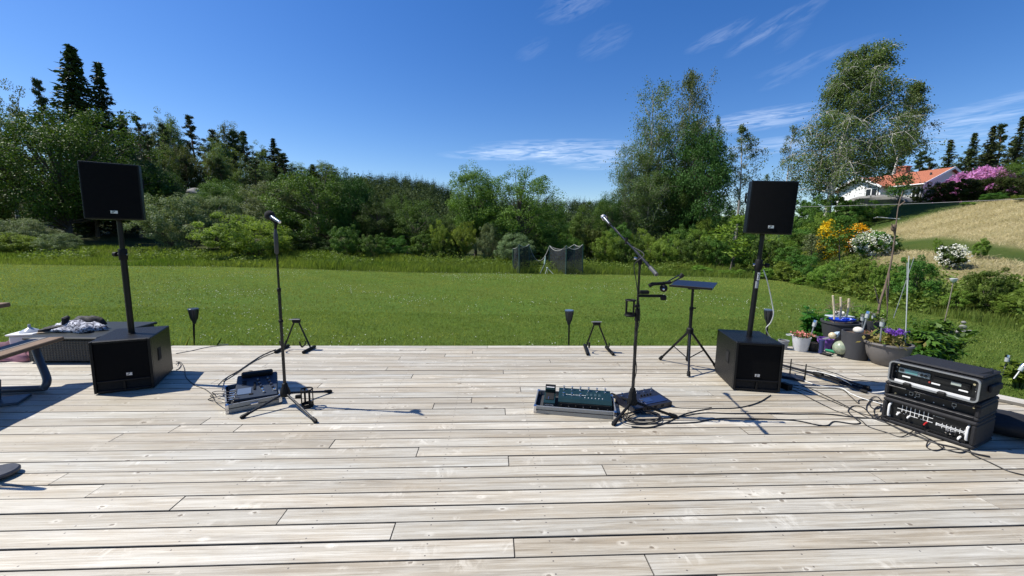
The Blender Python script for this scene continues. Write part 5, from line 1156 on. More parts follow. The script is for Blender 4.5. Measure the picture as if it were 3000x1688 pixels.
# ------------------------------------------------------------------ rack cases at the right
RA = math.atan2(-.482, .235); RO = gp(2578, 1231)
def rk(z0, dx=0., dy=0., da=0.): return (RO[0]+dx*math.cos(RA)-dy*math.sin(RA), RO[1]+dx*math.sin(RA)+dy*math.cos(RA), z0), RA+da
SOFT = mat('black nylon case', (.005, .005, .007), .75, var=.3, scale=14, bump=.5, bscale=260)
PAN = mat('black rack panel', (.007, .0075, .0075), .45, var=.2, spec=.3)
SCRW = mat('brass rack screw', (.75, .66, .42), .3, .8)
def rack_shell(o, w, d, h, material, rim=None, face=.03):
    t_ = .028
    for nm, c, s in (('top_shell', (w/2, d/2, h-t_/2), (w, d, t_)), ('bottom_shell', (w/2, d/2, t_/2), (w, d, t_)), ('side_shell', (t_/2, d/2, h/2), (t_, d-.004, h-2*t_+.004)), ('side_shell', (w-t_/2, d/2, h/2), (t_, d-.004, h-2*t_+.004))):
        MB().box(c, s, .009).build(nm, material, o, 0)
    MB().box((w/2, d-.02, h/2), (w-.05, .02, h-.05)).build('back_panel', material, o, 0)
    return t_
def disc(parent, name, x, z, y, r, material, th=.004, n=14): return MB().tube([(x, y, z), (x, y-th, z)], [r, r*.92], n).build(name, material, parent)
# stage box
l, a = rk(.004); sb = thing('stage_box', 'stage box with white lined sockets at the bottom of the rack stack', 'rack case', l, a)
w, d, h = .54, .36, .205; rack_shell(sb, w, d, h, SOFT); y = .035
MB().box((w/2, y+.15, h/2), (w-.06, .26, h-.06)).build('mixer_body', PAN, sb, 0); MB().box((w/2, y, h/2+.004), (w-.058, .006, h-.06), .001).build('front_panel', PAN, sb, 0)
for x in (.045, w-.045):
    hn = MB().tube([(x, y-.003, .05), (x, y-.028, .06), (x, y-.032, .075), (x, y-.032, .135), (x, y-.028, .15), (x, y-.003, .16)], .008, 8).build('handle', WHT, sb)
ya = y-.0035
for i in range(8):
    x = .105+i*.026
    for z in (.150, .118): disc(sb, 'socket', x, z, ya, .0105, VOID, .004)
g = MB()
for i in range(7): g.box((.118+i*.026, ya-.0004, .134), (.0036, .0016, .078))
for z in (.134, .101): g.box((.196, ya-.001, z), (.215, .0016, .0042))
g.build('white_grid', WHT, sb, 0)
for k in range(6):
    x = .345+k*.024
    for z in (.120, .082): disc(sb, 'socket', x, z, ya, .0095, VOID, .004)
g = MB(); g.box((.406, ya-.0004, .106), (.16, .0016, .006)); g.box((.406, ya-.0004, .096), (.16, .0016, .004)); g.box((.325, ya-.0008, .101), (.006, .0016, .022)); g.box((.487, ya-.0008, .101), (.006, .0016, .022))
for k in range(6): g.box((.345+.012+k*.024, ya-.001, .114), (.003, .0016, .014)); g.box((.345+.012+k*.024, ya-.001, .088), (.003, .0016, .014))
g.build('white_lines', WHT, sb, 0)
g = MB(); g.box((.305, ya-.0004, .158), (.008, .0012, .008))
for k in range(7): g.box((.318+k*.0075, ya-.0004, .158), (.005, .0012, .005))
g.build('lettering', mat('grey print', (.35, .35, .32), .5), sb, 0)
for k, (x, z, m_) in enumerate([(.131, .118, RUB), (.157, .118, RUB), (.235, .118, RUB), (.262, .095, RUB), (.27, .088, mat('red plug', (.45, .02, .02), .4)), (.393, .082, CHR), (.417, .082, CHR), (.441, .082, RUB), (.46, .06, WHT), (.105, .1, WHT), (.17, .1, WHT)]):
    MB().tube([(x, ya-.002, z), (x, ya-.03, z-.004), (x, ya-.045, z-.012)], [.008, .008, .005], 8).build('plug', m_, sb)
g = MB()
for z in (.045, .037): g.box((w/2, .012, z), (w-.09, .02, .005))
g.build('vent_slots', GUN, sb, 0)
# middle case
l, a = rk(.211, -.005, .01, .015); md = thing('rack_case', 'soft black rack case with two round sockets, middle of the stack', 'rack case', l, a)
w, d, h = .545, .37, .135; rack_shell(md, w, d, h, SOFT); MB().box((w/2, .05, h/2), (w-.06, .006, h-.05), .001).build('front_panel', PAN, md, 0); MB().box((w/2, .17, h/2), (w-.07, .22, h-.06)).build('amp_body', PAN, md, 0)
MB().tube([(.03, -.004, h-.03), (w-.03, -.004, h-.03)], .005, 6).build('zip', GUN, md); MB().tube([(.03, -.004, .025), (w-.03, -.004, .025)], .005, 6).build('zip', GUN, md)
for x in (.155, .195, .40): k = MB().box((x, .045, .068), (.026, .005, .030), .003).build('connector', ALU, md, 0); disc(k, 'hole', x, .068, .0415, .010, VOID, .002)
for x, z in ((.06, .10), (.50, .10), (.50, .085), (.06, .035)): disc(md, 'rack_screw', x, z, .047, .006, SCRW)
for k in range(6): disc(md, 'indicator', .125+k*.055, .045, .047, .0035, WHT, .002)
# top case with metal rim
l, a = rk(.352, .012, -.01, -.02); tp = thing('rack_case', 'rack case with silver rim and radio receivers on top of the stack', 'rack case', l, a)
w, d, h = .52, .36, .178
def rrect(w, h, r, k=5, cx=0, cz=0):
    P_ = []
    for (x, z, a0) in ((w/2-r, h/2-r, 0), (-w/2+r, h/2-r, PI/2), (-w/2+r, -h/2+r, PI), (w/2-r, -h/2+r, 1.5*PI)):
        for i in range(k+1): P_.append((cx+x+r*math.cos(a0+PI/2*i/k), cz+z+r*math.sin(a0+PI/2*i/k)))
    return P_
def ring_prism(o_, i_, y0, y1):
    n = len(o_); V_ = [(x, y0, z) for x, z in o_]+[(x, y0, z) for x, z in i_]+[(x, y1, z) for x, z in o_]+[(x, y1, z) for x, z in i_]; F_ = []
    for i in range(n):
        j = (i+1) % n; F_ += [(i, j, n+j, n+i), (2*n+i, 3*n+i, 3*n+j, 2*n+j), (i, 2*n+i, 2*n+j, j), (n+i, n+j, 3*n+j, 3*n+i)]
    return MB().add(V_, F_)
O1, I1, I2 = rrect(w, h, .03, 5, w/2, h/2), rrect(w-.05, h-.05, .018, 5, w/2, h/2), rrect(w-.024, h-.024, .022, 5, w/2, h/2)
ring_prism(O1, I1, .012, d).build('shell', SOFT, tp, 40); ring_prism(rrect(w-.004, h-.004, .03, 5, w/2, h/2), I2, -.004, .011).build('rim', ALU, tp, 40)
MB().box((w/2, .012, .022), (w-.09, .012, .018), .001).build('lower_rail', mat('bright white rail', (.58, .58, .57), .35), tp, 0)
MB().box((w/2, .055, h/2), (w-.052, .006, h-.052), .001).build('front_panel', PAN, tp, 0); MB().box((w/2, .2, h/2), (w-.06, .26, h-.06)).build('body', PAN, tp, 0)
r1 = MB().box((.145, .046, .105), (.19, .014, .042), .002).build('receiver', mat('grey blue receiver', (.16, .21, .24), .4, .3), tp, 0)
MB().box((.13, .0385, .106), (.075, .002, .026), .0005).build('display', mat('teal display', (.10, .28, .28), .25), r1, 0)
for x in (.192, .214): disc(r1, 'knob', x, .104, .039, .009, RUB, .010)
MB().box((.07, .0385, .106), (.026, .002, .022), .0005).build('screen', INK, r1, 0)
for k in range(4): MB().box((.23, .0385, .118-k*.008), (.02, .002, .004)).build('button', INK, r1, 0)
r2 = MB().box((.36, .046, .098), (.20, .014, .042), .002).build('receiver', PAN, tp, 0); MB().box((.385, .0385, .098), (.055, .002, .022), .0005).build('display', mat('grey display', (.30, .34, .30), .3), r2, 0); disc(r2, 'knob', .445, .092, .039, .010, RUB, .008)
for x in (.10, .275, .425): MB().box((x, .048, .058), (.05, .006, .011), .001).build('label_strip', WHT, tp, 0)
for x in (.06, .17): disc(tp, 'hole', x, .056, .051, .012, VOID, .002)
disc(tp, 'switch', .238, .06, .051, .007, mat('red switch', (.25, .04, .03), .4), .006)
for x, z in ((.045, .145), (w-.045, .125)): disc(tp, 'rack_screw', x, z, .05, .008, SCRW, .005)
for x, z in ((.035, .12), (.033, .085), (w-.034, .095), (w-.034, .075)): disc(tp, 'rivet', x, z, .05, .003, WHT, .003)
for x in (.13, .33): MB().box((x, -.004, .010), (.05, .03, .03), .008).build('latch', RUB, tp, 0)
fl_ = MB().box((w/2+.02, d*.52, h+.012), (w-.04, d*.86, .022), .010).build('lid_flap', SOFT, tp, 0)
MB().tube([(w-.05, -.01+.08, h+.012), (w-.02, .2, h+.028), (w-.05, .33, h+.02)], .012, 6).build('strap', SOFT, fl_)
MB().box((w+.012, .22, h*.55), (.02, .2, .05), .006).build('side_pocket', SOFT, tp, 0)
# bag, board
p = gp(2950, 1268); bag = thing('bag', 'limp black bag lying behind the rack stack', 'bag', (p[0], p[1], 0), math.radians(-25))
bm = bmesh.new(); bmesh.ops.create_icosphere(bm, subdivisions=3, radius=1)
for v in bm.verts:
    c = v.co.copy(); k = 1+.10*math.sin(4*c.x+1)+.08*math.sin(5*c.y+c.z*3); v.co = Vector((c.x*.30*k, c.y*.17*k, max(-.98, c.z)*.085*(1-.45*max(0, c.x))*k+.085))
me = bpy.data.meshes.new('body'); bm.to_mesh(me); bm.free(); me.polygons.foreach_set('use_smooth', [True]*len(me.polygons)); link('body', me, SOFT, bag)
MB().tube(smooth_path([(-.05, -.12, .12), (.05, -.2, .05), (.2, -.2, .012), (.3, -.1, .05)]), .01, 6).build('strap', SOFT, bag); MB().box((.08, -.165, .075), (.09, .004, .008)).build('tag', WHT, bag, 0)
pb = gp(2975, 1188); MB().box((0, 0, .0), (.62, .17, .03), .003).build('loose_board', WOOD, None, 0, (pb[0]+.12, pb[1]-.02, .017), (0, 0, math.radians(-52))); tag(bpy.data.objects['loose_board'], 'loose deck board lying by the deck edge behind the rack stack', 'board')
# --- router, folded stand
p = gp(2318, 1108); rt = thing('router', 'small black router with two upright antennas beside the right subwoofer', 'router', (p[0], p[1], 0), math.radians(-38))
MB().box((0, 0, .018), (.22, .15, .026), .006).build('housing', mat('dark blue black plastic', (.010, .012, .022), .35), rt, 0)
for x, y in ((-.02, .085), (.118, -.03)): MB().tube([(x, y, .02), (x, y, .05), (x, y, .19)], [.008, .0065, .0055], 8).build('antenna', RUB, rt)
p = gp(2302, 1140); ad = thing('power_adapter', 'black power adapter behind the right subwoofer corner', 'adapter', (p[0], p[1], 0), .3)
MB().box((0, 0, .03), (.06, .10, .06), .008).build('housing', RUB, ad, 0); MB().box((0, -.051, .03), (.03, .004, .02), .001).build('socket', VOID, ad, 0)
A_, B_ = gp(2275, 1073), gp(2545, 1152); mid_ = (A_+B_)/2; fs = thing('folded_tripod', 'folded black tripod stand lying between subwoofer and rack', 'stand', (mid_[0], mid_[1], 0)); A_, B_ = A_-mid_, B_-mid_; dd = unit(B_-A_); sd_ = np.array([-dd[1], dd[0], 0])
MB().cyl(A_+np.array([0, 0, .03]), B_*.5+np.array([0, 0, .045]), .014, .014, 10).build('pole', GUN, fs)
for k, (o1, zz) in enumerate(((.03, .02), (-.03, .02), (.0, .055))): lg = MB().cyl(A_*.05+sd_*o1*.6+np.array([0, 0, zz+.02]), B_+sd_*o1*1.3+np.array([0, 0, zz]), .011, .011, 8).build('leg', GUN if k else BMT, fs); MB().tube([B_-dd*.05+sd_*o1*1.3+np.array([0, 0, zz]), B_+sd_*o1*1.3+np.array([0, 0, zz])], [.014, .017], 8).build('rubber_foot', RUB, lg)
MB().tube([A_*.12+np.array([0, 0, .04]), A_*.02+np.array([0, 0, .045]), B_*.08+np.array([0, 0, .045])], [.02, .036, .03], 10).build('hub', RUB, fs)
for f in (.0, .22, .3): MB().tube([B_*f+sd_*.02+np.array([0, 0, .06]), B_*(f+.05)+sd_*.02+np.array([0, 0, .065])], [.012, .012], 8).build('clamp', CHR, fs)
# ------------------------------------------------------------------ cables, traced along the boards
CBL = mat('black cable', (.010, .010, .011), .5, var=.2); CBW = mat('white cable', (.60, .60, .57), .5, var=.08)
def cable(label, px, r=.0042, material=CBL, z=None, seed=0):
    r_ = random.Random(seed); P_ = []
    for i, q in enumerate(px):
        if len(q) == 2: P_.append(gp(q[0], q[1], r+.001))
        elif len(q) == 3: P_.append(gp(q[0], q[1], q[2]))
        else: P_.append(np.array(q[1:]))
    o = MB().tube(smooth_path(P_, 7), r, 6).build('cable', material); return tag(o, label, 'cable', None)
cable('black cable running from the boom stand up to the right subwoofer front', [(1850, 1250), (1905, 1252), (1960, 1235), (2010, 1212), (2080, 1198), (2160, 1195), (2220, 1180), (2258, 1158)], .005)
cable('upper of two long black cables from the boom stand to the rack', [(1800, 1200), (1830, 1225), (1900, 1228), (1985, 1222), (2060, 1210), (2150, 1212), (2260, 1212), (2330, 1213), (2420, 1213), (2500, 1222), (2560, 1225), (2600, 1216, .06)], .0048)
cable('lower long black cable bending down before the rack', [(1810, 1215), (1860, 1240), (1960, 1240), (2040, 1237), (2110, 1226), (2250, 1228), (2330, 1232), (2395, 1245), (2425, 1246), (2445, 1235), (2500, 1242), (2520, 1238), (2505, 1225), (2485, 1205), (2500, 1190), (2530, 1195), (2560, 1225), (2600, 1240)], .0048)
cable('thin black cable from the blue panel unit to the right', [(1930, 1185), (1960, 1192), (2000, 1196), (2060, 1196), (2085, 1194)], .003)
cable('black cable looping from the green pedalboard to the boom stand foot', [(1780, 1200, .05), (1800, 1206), (1830, 1216), (1860, 1232), (1890, 1230)], .004)
for k, (dx, dy, rr) in enumerate(((0, 0, 1.), (6, 3, .82), (-5, 4, 1.12), (4, -3, .9))):
    cable(('widest', 'innermost', 'outer', 'inner')[k]+' loop of the cable coil at the boom stand foot', [(1880+dx+56*rr*math.cos(w), 1222+dy+17*rr*math.sin(w), .008+.006*k) for w in np.linspace(.3*k, 2*PI+.3*k, 12)], .004)
for k, pts_ in enumerate([[(2300, 1128), (2345, 1140), (2400, 1160), (2460, 1185), (2520, 1210), (2570, 1222), (2600, 1222, .05)], [(2295, 1130), (2340, 1150), (2390, 1175), (2440, 1200), (2475, 1213), (2520, 1230), (2545, 1250), (2600, 1268), (2640, 1280), (2680, 1260, .03)], [(2310, 1125), (2365, 1135), (2420, 1160), (2480, 1190), (2540, 1222), (2590, 1232)], [(2330, 1128), (2380, 1136), (2460, 1140), (2490, 1160), (2515, 1182), (2518, 1172), (2560, 1172), (2600, 1180, .05)]]):
    cable('black cable running from the router to the rack, '+('top', 'lowest and longest', 'middle', 'kinked')[k]+' of the bundle', pts_, .0038)
cable('black cable arching over the folded tripod to the top rack case', [(2290, 1060), (2335, 1068), (2390, 1078), (2450, 1095), (2490, 1110), (2560, 1118), (2610, 1132), (2635, 1130, .2)], .0035)
cable('white cable lying over the folded tripod', [(2345, 1084, .02), (2400, 1090, .08), (2450, 1104, .09), (2480, 1118, .07), (2500, 1130, .02), (2545, 1149), (2600, 1145, .06), (2625, 1128, .2)], .005, CBW)
cable('white cable snaking from the router towards the rack', [(2345, 1112), (2385, 1126), (2420, 1133), (2465, 1137), (2490, 1152), (2520, 1165), (2570, 1180), (2605, 1188, .06)], .005, CBW)
cable('thin white cord beside the right subwoofer', [(2300, 1124), (2340, 1130), (2375, 1148), (2400, 1158), (2370, 1152), (2340, 1140)], .003, CBW)
cable('black cable leaving the rack to the lower right corner', [(2680, 1265, .03), (2730, 1290), (2760, 1312), (2790, 1322), (2815, 1326), (2840, 1320), (2850, 1332), (2900, 1355), (2960, 1382), (3040, 1400)], .0045)
cable('black loop of cable in front of the stage box', [(2720, 1290, .02), (2715, 1310), (2740, 1320), (2765, 1310), (2740, 1296)], .004)
cable('thicker black cable along the foot of the stage box', [(2570, 1225), (2620, 1250), (2680, 1275), (2740, 1298), (2800, 1312), (2860, 1330), (2900, 1338)], .006)
cable('second black cable along the foot of the stage box', [(2560, 1216), (2600, 1240), (2660, 1270), (2700, 1268, .05), (2720, 1260, .09)], .0045)
cable('black cable curving out to the right behind the bag', [(2900, 1195), (2940, 1205), (2955, 1225), (2930, 1230), (2900, 1228)], .0045)
cable('black cable running off to the right edge behind the bag', [(2890, 1228), (2930, 1238), (2970, 1245), (3030, 1250)], .0045)
for k, (x, y, rr) in enumerate(((2565, 1180, 1.), (2575, 1205, .8), (2560, 1195, 1.2))):
    cable(('upper', 'right', 'largest')[k]+' black cable loop left of the rack stack', [(x+18*rr*math.cos(w), y+18*rr*math.sin(w), .008) for w in np.linspace(.5*k, 1.85*PI+.5*k, 10)], .0042)
cable('black cable pair running from the left case to the guitar stand', [(640, 1128, .05), (662, 1108), (700, 1086), (735, 1062), (770, 1040), (808, 1024)], .0055)
cable('thin black cable from the left case past the guitar stand', [(655, 1118), (690, 1096), (730, 1068), (775, 1044), (812, 1030)], .004)
cable('black cable from the left subwoofer to the left case', [(516, 1060, .03), (530, 1062), (540, 1080), (545, 1105), (570, 1128), (600, 1140), (622, 1158), (632, 1178), (660, 1180, .09), (690, 1168, .1)], .0036)
cable('grey cable going behind the left subwoofer to the lawn', [(515, 1036), (560, 1028), (610, 1017), (655, 1012), (668, 1009), (640, 1009)], .004, mat('grey cable', (.12, .125, .13), .5))
cable('black cable curled behind the left subwoofer', [(516, 1068, .02), (524, 1062), (530, 1070), (524, 1080), (516, 1084)], .004)
for k in range(3): cable(('top', 'middle', 'bottom')[k]+' cable plugged into the left effects unit', [(632-4*k, 1158+8*k, .012), (622-6*k, 1150+10*k), (640, 1146+8*k, .05), (672+6*k, 1148+10*k, .10), (692+4*k, 1146+11*k, .115)], .0032)
pr_ = np.array([PR[0]+.035, PR[1]-.03, 1.245])
wpath = [at(2236, 790, 4.12), at(2245, 815, 4.11), at(2254, 850, 4.13), at(2262, 890, 4.15), at(2266, 920, 4.15), at(2258, 945, 4.18), at(2244, 962, 4.22), at(2250, 978, 4.3), at(2258, 990, 4.45)]
o = MB().tube(smooth_path([tuple(p) for p in wpath], 7), .0052, 7).build('cable', CBW); tag(o, 'white cable hanging down along the right speaker pole', 'cable')
mp = np.array(mr.location); o = MB().tube(smooth_path([tuple(mp+piv+off+bd*.5), tuple(mp+piv+off+bd*.25+np.array([.012, -.012, -.02])), tuple(mp+piv+np.array([.02, -.03, .035])), tuple(mp+piv+np.array([-.05, -.02, -.05])), tuple(mp+np.array([-.025, -.02, zt-.16])), tuple(mp+np.array([.018, -.018, .85])), tuple(mp+np.array([-.018, -.018, .6])), tuple(mp+np.array([.016, -.018, .4])), tuple(mp+np.array([-.03, -.03, .2])), tuple(mp+np.array([-.05, -.06, .02]))], 7), .0036, 6).build('cable', CBL); tag(o, 'microphone cable wound down the boom stand', 'cable')

# ------------------------------------------------------------------ garden torches
def torch(label, px, ptop, Y, lean=0.):
    p = at(px, ptop, Y); zb = hz(p[0], Y); H_ = p[2]-zb; o = thing('garden_torch', label, 'garden torch', (p[0]-lean*H_, Y, zb), 0, 'solar garden torches')
    q = MB(); q.M = Matrix.Shear('XY', 4, (lean, 0)) if 0 else Matrix.Identity(4); sh = lambda z: lean*z
    MB().tube([(sh(0), 0, -.05), (sh(H_*.8), 0, H_-.20)], [.011, .013], 8).build('stake', RUB, o)
    cx = sh(H_); q = MB().lathe([(.015, -.215), (.022, -.195), (.041, -.145), (.056, -.075), (.061, -.025), (.063, -.008)], 14, (cx, 0, H_)); q.build('lamp_body', mat('dark grey torch plastic', (.022, .024, .028), .4), o)
    for k in range(7):
        w_ = 2*PI*k/7; MB().tube([(cx+.042*math.cos(w_), .042*math.sin(w_), H_-.145), (cx+.063*math.cos(w_), .063*math.sin(w_), H_-.02)], .004, 5).build('rib', RUB, o)
    MB().lathe([(.065, -.012), (.067, 0), (.058, .008)], 16, (cx, 0, H_)).build('solar_cap', mat('solar cell blue', (.05, .07, .10), .15), o)
torch('leaning solar torch at the lawn edge right of the left subwoofer', 566, 905, 5.6, .07)
torch('solar torch at the lawn edge left of the small guitar stand', 1668, 910, 5.75, -.02)
torch('solar torch behind the right speaker pole', 2253, 908, 5.85, .0)

# ------------------------------------------------------------------ pots and plants at the right deck corner
PG = mat('dark grey planter', (.035, .036, .040), .6, var=.18, scale=8); PB = mat('taupe grey planter', (.115, .105, .097), .65, var=.14, scale=10, bump=.15, bscale=90); SOIL = mat('brown soil', (.06, .04, .025), .95, var=.4, scale=40, bump=1., bscale=60); TERR = mat('black plastic pot', (.014, .014, .015), .5)
def pot(name, label, loc_, prof, material, soil=None, n=32, cat='plant pot', wob=None, inner=.9):
    o = thing(name, label, cat, loc_); top = prof[-1]; q = MB(); q.lathe(prof+[(top[0]*inner, top[1]), (top[0]*inner*.97, top[1]-.04)], n, wob=wob).build('body', material, o)
    if soil is not None: MB().lathe([(.001, soil), (prof[-1][0]*inner*.99, soil-.002)], n, cap=False).build('soil', SOIL, o)
    return o
def sprig(parent, name, n, cen, spread, size, material, seed, h=None, stems=0, asp=.4, up=.4, axis=None):
    r = np.random.default_rng(seed); C_ = np.array(cen)+r.normal(size=(n, 3))*np.array(spread); V_, T_ = leaf_arrays(C_, size*r.uniform(.6, 1.3, n), r, asp, up, axis); o = link(name, leaf_mesh(name, V_, T_), material, parent)
    if stems: link('stems', tubes('stems', [(bez(np.array([*r.normal(0, .02, 2), cen[2]-spread[2]*2.2]), np.array([*r.normal(0, .05, 2), cen[2]-spread[2]]), C_[i], 4), np.linspace(.004, .002, 4)) for i in range(stems)], 4), mat('green stem', (.07, .11, .03), .7), parent)
    return o
green = leaf_mat('garden leaf', (.05, .10, .012), (.15, .23, .035), .35, objvar=.05); peony = leaf_mat('peony leaf', (.030, .085, .012), (.085, .185, .03), .3, .4, objvar=.05)
P_ = gp(2616, 1075); pb_ = pot('bowl_planter', 'large taupe bowl planter with purple flowers beside the rack', (P_[0], P_[1]+.10, 0), [(.10, 0), (.125, .004), (.16, .05), (.195, .12), (.212, .20), (.214, .245), (.232, .25), (.238, .262), (.232, .278)], PB, .25, 40)
sprig(pb_, 'leaves', 260, (-.02, -.02, .30), (.10, .09, .045), .07, leaf_mat('pale sprout leaf', (.16, .17, .04), (.36, .32, .12), .3, objvar=0), 3, asp=.5)
sprig(pb_, 'leaves', 160, (.05, .04, .34), (.10, .07, .05), .06, green, 4)
r = np.random.default_rng(6); fl2 = np.array([(-.06, -.05, .43), (-.02, -.06, .405), (.02, -.04, .415), (.10, -.03, .425), (.06, -.06, .40), (.13, .0, .41)]); idx = np.repeat(np.arange(6), 70); C_ = fl2[idx]+r.normal(size=(420, 3))*np.array([.022, .022, .012]); V_, T_ = leaf_arrays(C_, .022*r.uniform(.7, 1.3, 420), r, .7, .6); link('flowers', leaf_mesh('flowers', V_, T_), leaf_mat('violet petals', (.10, .045, .36), (.25, .13, .62), .3, objvar=0), pb_)
link('stems', tubes('stems', [(bez(np.array([x*.3, 0, .25]), np.array([x*.7, 0, .34]), np.array([x, y, z]), 4), np.linspace(.004, .003, 4)) for x, y, z in fl2], 4), mat('green stem', (.07, .11, .03), .7), pb_)
P_ = gp(2528, 1058); tall = pot('tall_planter', 'tall dark grey planter behind the painted globe', (P_[0], P_[1]+.13, 0), [(.125, 0), (.135, .01), (.150, .15), (.158, .30), (.162, .345)], PG, .32)
MB().ball((-.045, -.06, .375), .055, 14, 10, .8).build('stone', mat('speckled stone', (.55, .52, .46), .8, var=.5, scale=30), tall)
sprig(tall, 'dry_twigs', 60, (.07, -.02, .34), (.05, .05, .012), .07, leaf_mat('dry twig', (.18, .10, .05), (.34, .22, .12), .2, objvar=0), 8, asp=.15)
P_ = gp(2428, 1020); blk = pot('oval_planter', 'dark planter with blue saucers inside', (P_[0]+.16, P_[1]+.05, 0), [(.12, 0), (.14, .01), (.19, .2), (.215, .34), (.228, .35), (.228, .375)], PG, .34)
for x, y, rr in ((-.06, -.05, .12), (.09, -.02, .085)):
    MB().lathe([(rr*.8, .385), (rr, .415), (rr*.93, .415), (rr*.78, .392)], 22, (x, y, 0)).build('saucer', mat('bright blue plastic', (.01, .06, .50), .35, var=.08), blk)
P_ = at(2555, 955, 5.55); rear = pot('rear_planter', 'dark planter at the back holding the tall dead branch', (P_[0]-.02, 5.55, 0 if 0 else 0.001), [(.11, 0), (.12, .01), (.15, .3), (.16, .40)], PG, .37)
sprig(rear, 'leaves', 150, (.0, 0, .44), (.09, .09, .05), .06, green, 12)
br = thing('dead_branch', 'tall bare branch standing in the rear planter', 'branch', (P_[0]-.02, 5.55, .36))
bp = [at(2568, 950, 5.55), at(2578, 890, 5.55), at(2596, 830, 5.54), at(2612, 760, 5.52), at(2622, 690, 5.5), at(2632, 605, 5.48), at(2646, 560, 5.46)]
MB().tube(smooth_path([tuple(loc(p, br)) for p in bp], 5), [.017-.013*i/30 for i in range(31)], 7).build('stem', mat('branch bark', (.16, .115, .085), .9, var=.35, scale=20), br)
MB().ball(tuple(loc(at(2618, 668, 5.5), br)), .03, 8, 6, 1.6).build('knot', mat('dry brown', (.12, .08, .055), .9), br)
for k, (a, b2) in enumerate([((2622, 690), (2612, 655)), ((2596, 830), (2600, 905)), ((2605, 800), (2598, 940)), ((2632, 605), (2652, 590)), ((2568, 920), (2548, 918)), ((2575, 890), (2562, 840))]):
    MB().tube([tuple(loc(at(*a, 5.5), br)), tuple(loc(at(*b2, 5.48), br))], [.009, .005], 6).build('twig', mat('branch bark', (.16, .115, .085), .9), br)
can = thing('cane_tripod', 'three pale canes tied together above the bowl planter', 'canes', (pb_.location[0], pb_.location[1], .24))
cm_ = mat('pale plastic cane', (.36, .39, .38), .5); tie = at(2661, 818, 4.9)
for k, (bot, top) in enumerate([((2652, 1005, 4.72), (2663, 750, 4.92)), ((2618, 932, 5.2), (2678, 755, 4.85)), ((2655, 960, 4.95), (2658, 770, 4.95))]):
    MB().cyl(tuple(loc(at(*bot), can)), tuple(loc(at(*top), can)), .0048, .0042, 6).build('cane', cm_, can)
MB().tube([tuple(loc(tie, can)+np.array([0, 0, -.012])), tuple(loc(tie, can)+np.array([0, 0, .012]))], .014, 8).build('tie', RUB, can)
P_ = gp(2358, 1033); wpot = pot('slatted_pot', 'white slatted pot with pink flowers at the deck edge', (P_[0], P_[1]+.09, 0), [(.075, 0), (.078, .005), (.105, .19), (.107, .195)], mat('white washed wood', (.56, .57, .58), .7, var=.2, scale=30), .17, 40, wob=lambda w, i: 1+.035*(abs(math.sin(w*6)))**.4)
sprig(wpot, 'leaves', 200, (0, 0, .215), (.05, .05, .02), .04, LM['dark'], 15); sprig(wpot, 'flowers', 120, (0, -.01, .235), (.055, .045, .016), .032, leaf_mat('salmon petals', (.55, .22, .15), (.80, .45, .33), .3, objvar=0), 16, asp=.8)
P_ = gp(2302, 1026); pot('small_pot', 'small grey pot beside the right subwoofer at the deck edge', (P_[0], P_[1]+.06, 0), [(.045, 0), (.047, .004), (.062, .11), (.068, .112), (.068, .125)], mat('mid grey plastic pot', (.20, .21, .22), .55), .11, 24)
t = NT('clear glass'); t.b.inputs['Transmission Weight'].default_value = 1.; t.b.inputs['Roughness'].default_value = .02; t.b.inputs['IOR'].default_value = 1.1; t.b.inputs['Base Color'].default_value = (.9, .95, .93, 1)
P_ = gp(2318, 1018); o = thing('glass_jar', 'clear glass jar behind the small grey pot', 'jar', (P_[0]+.02, P_[1]+.08, 0)); MB().lathe([(.05, 0), (.055, .01), (.055, .12), (.045, .14), (.045, .16)], 20, cap=False).build('body', t.m, o); MB().lathe([(.047, .155), (.049, .168)], 20, cap=False).build('rim', mat('jar rim', (.6, .62, .6), .2), o)
P_ = gp(2428, 1028); pp = pot('purple_pot', 'purple pot holding a garden trowel', (P_[0], P_[1]+.08, 0), [(.060, 0), (.062, .005), (.080, .10), (.090, .105), (.092, .15), (.097, .155)], mat('purple plastic', (.20, .085, .38), .45, var=.08), .12, 28)
MB().tube([(-.06, .02, .13), (-.11, .01, .17), (-.17, -.01, .19)], [.010, .008, .012], 7).build('trowel_handle', mat('white handle', (.6, .6, .58), .4), pp); MB().box((.02, .0, .155), (.10, .05, .008), .003, Euler((.1, -.3, 0))).build('trowel_blade', ALU, pp, 0)
P_ = gp(2400, 1034); pot('black_pot', 'black metal pot between the white slatted pot and the purple pot', (P_[0]-.02, P_[1]+.09, 0), [(.055, 0), (.058, .004), (.066, .10), (.072, .104), (.072, .115)], TERR, .1, 24)
P_ = gp(2412, 1040); vs = thing('garden_shoe', 'dark blue rubber boot before the purple pot', 'boot', (P_[0], P_[1], 0), .4); MB().tube([(0, .03, .02), (0, .03, .08), (0, .035, .19)], [.03, .028, .032], 12).build('shaft', mat('navy rubber', (.02, .025, .09), .4), vs); MB().box((.0, -.03, .02), (.045, .13, .038), .014).build('sole', RUB, vs, 0)
P_ = gp(2455, 1037); hs_ = thing('green_hose', 'short green hose piece beside the painted globe', 'hose', (P_[0], P_[1]+.02, 0), .0); a, b2 = loc(gp(2418, 1030), hs_), loc(gp(2462, 1040), hs_); MB().tube([a+np.array([0, 0, .022]), b2+np.array([0, 0, .026])], [.016, .021], 10).build('tube', mat('green plastic', (.01, .20, .085), .4), hs_); MB().tube([b2+np.array([.0, 0, .026]), b2+np.array([.02, 0, .026])], .025, 10).build('cuff', mat('green plastic', (.01, .20, .085), .4), hs_)
P_ = gp(2478, 1050)
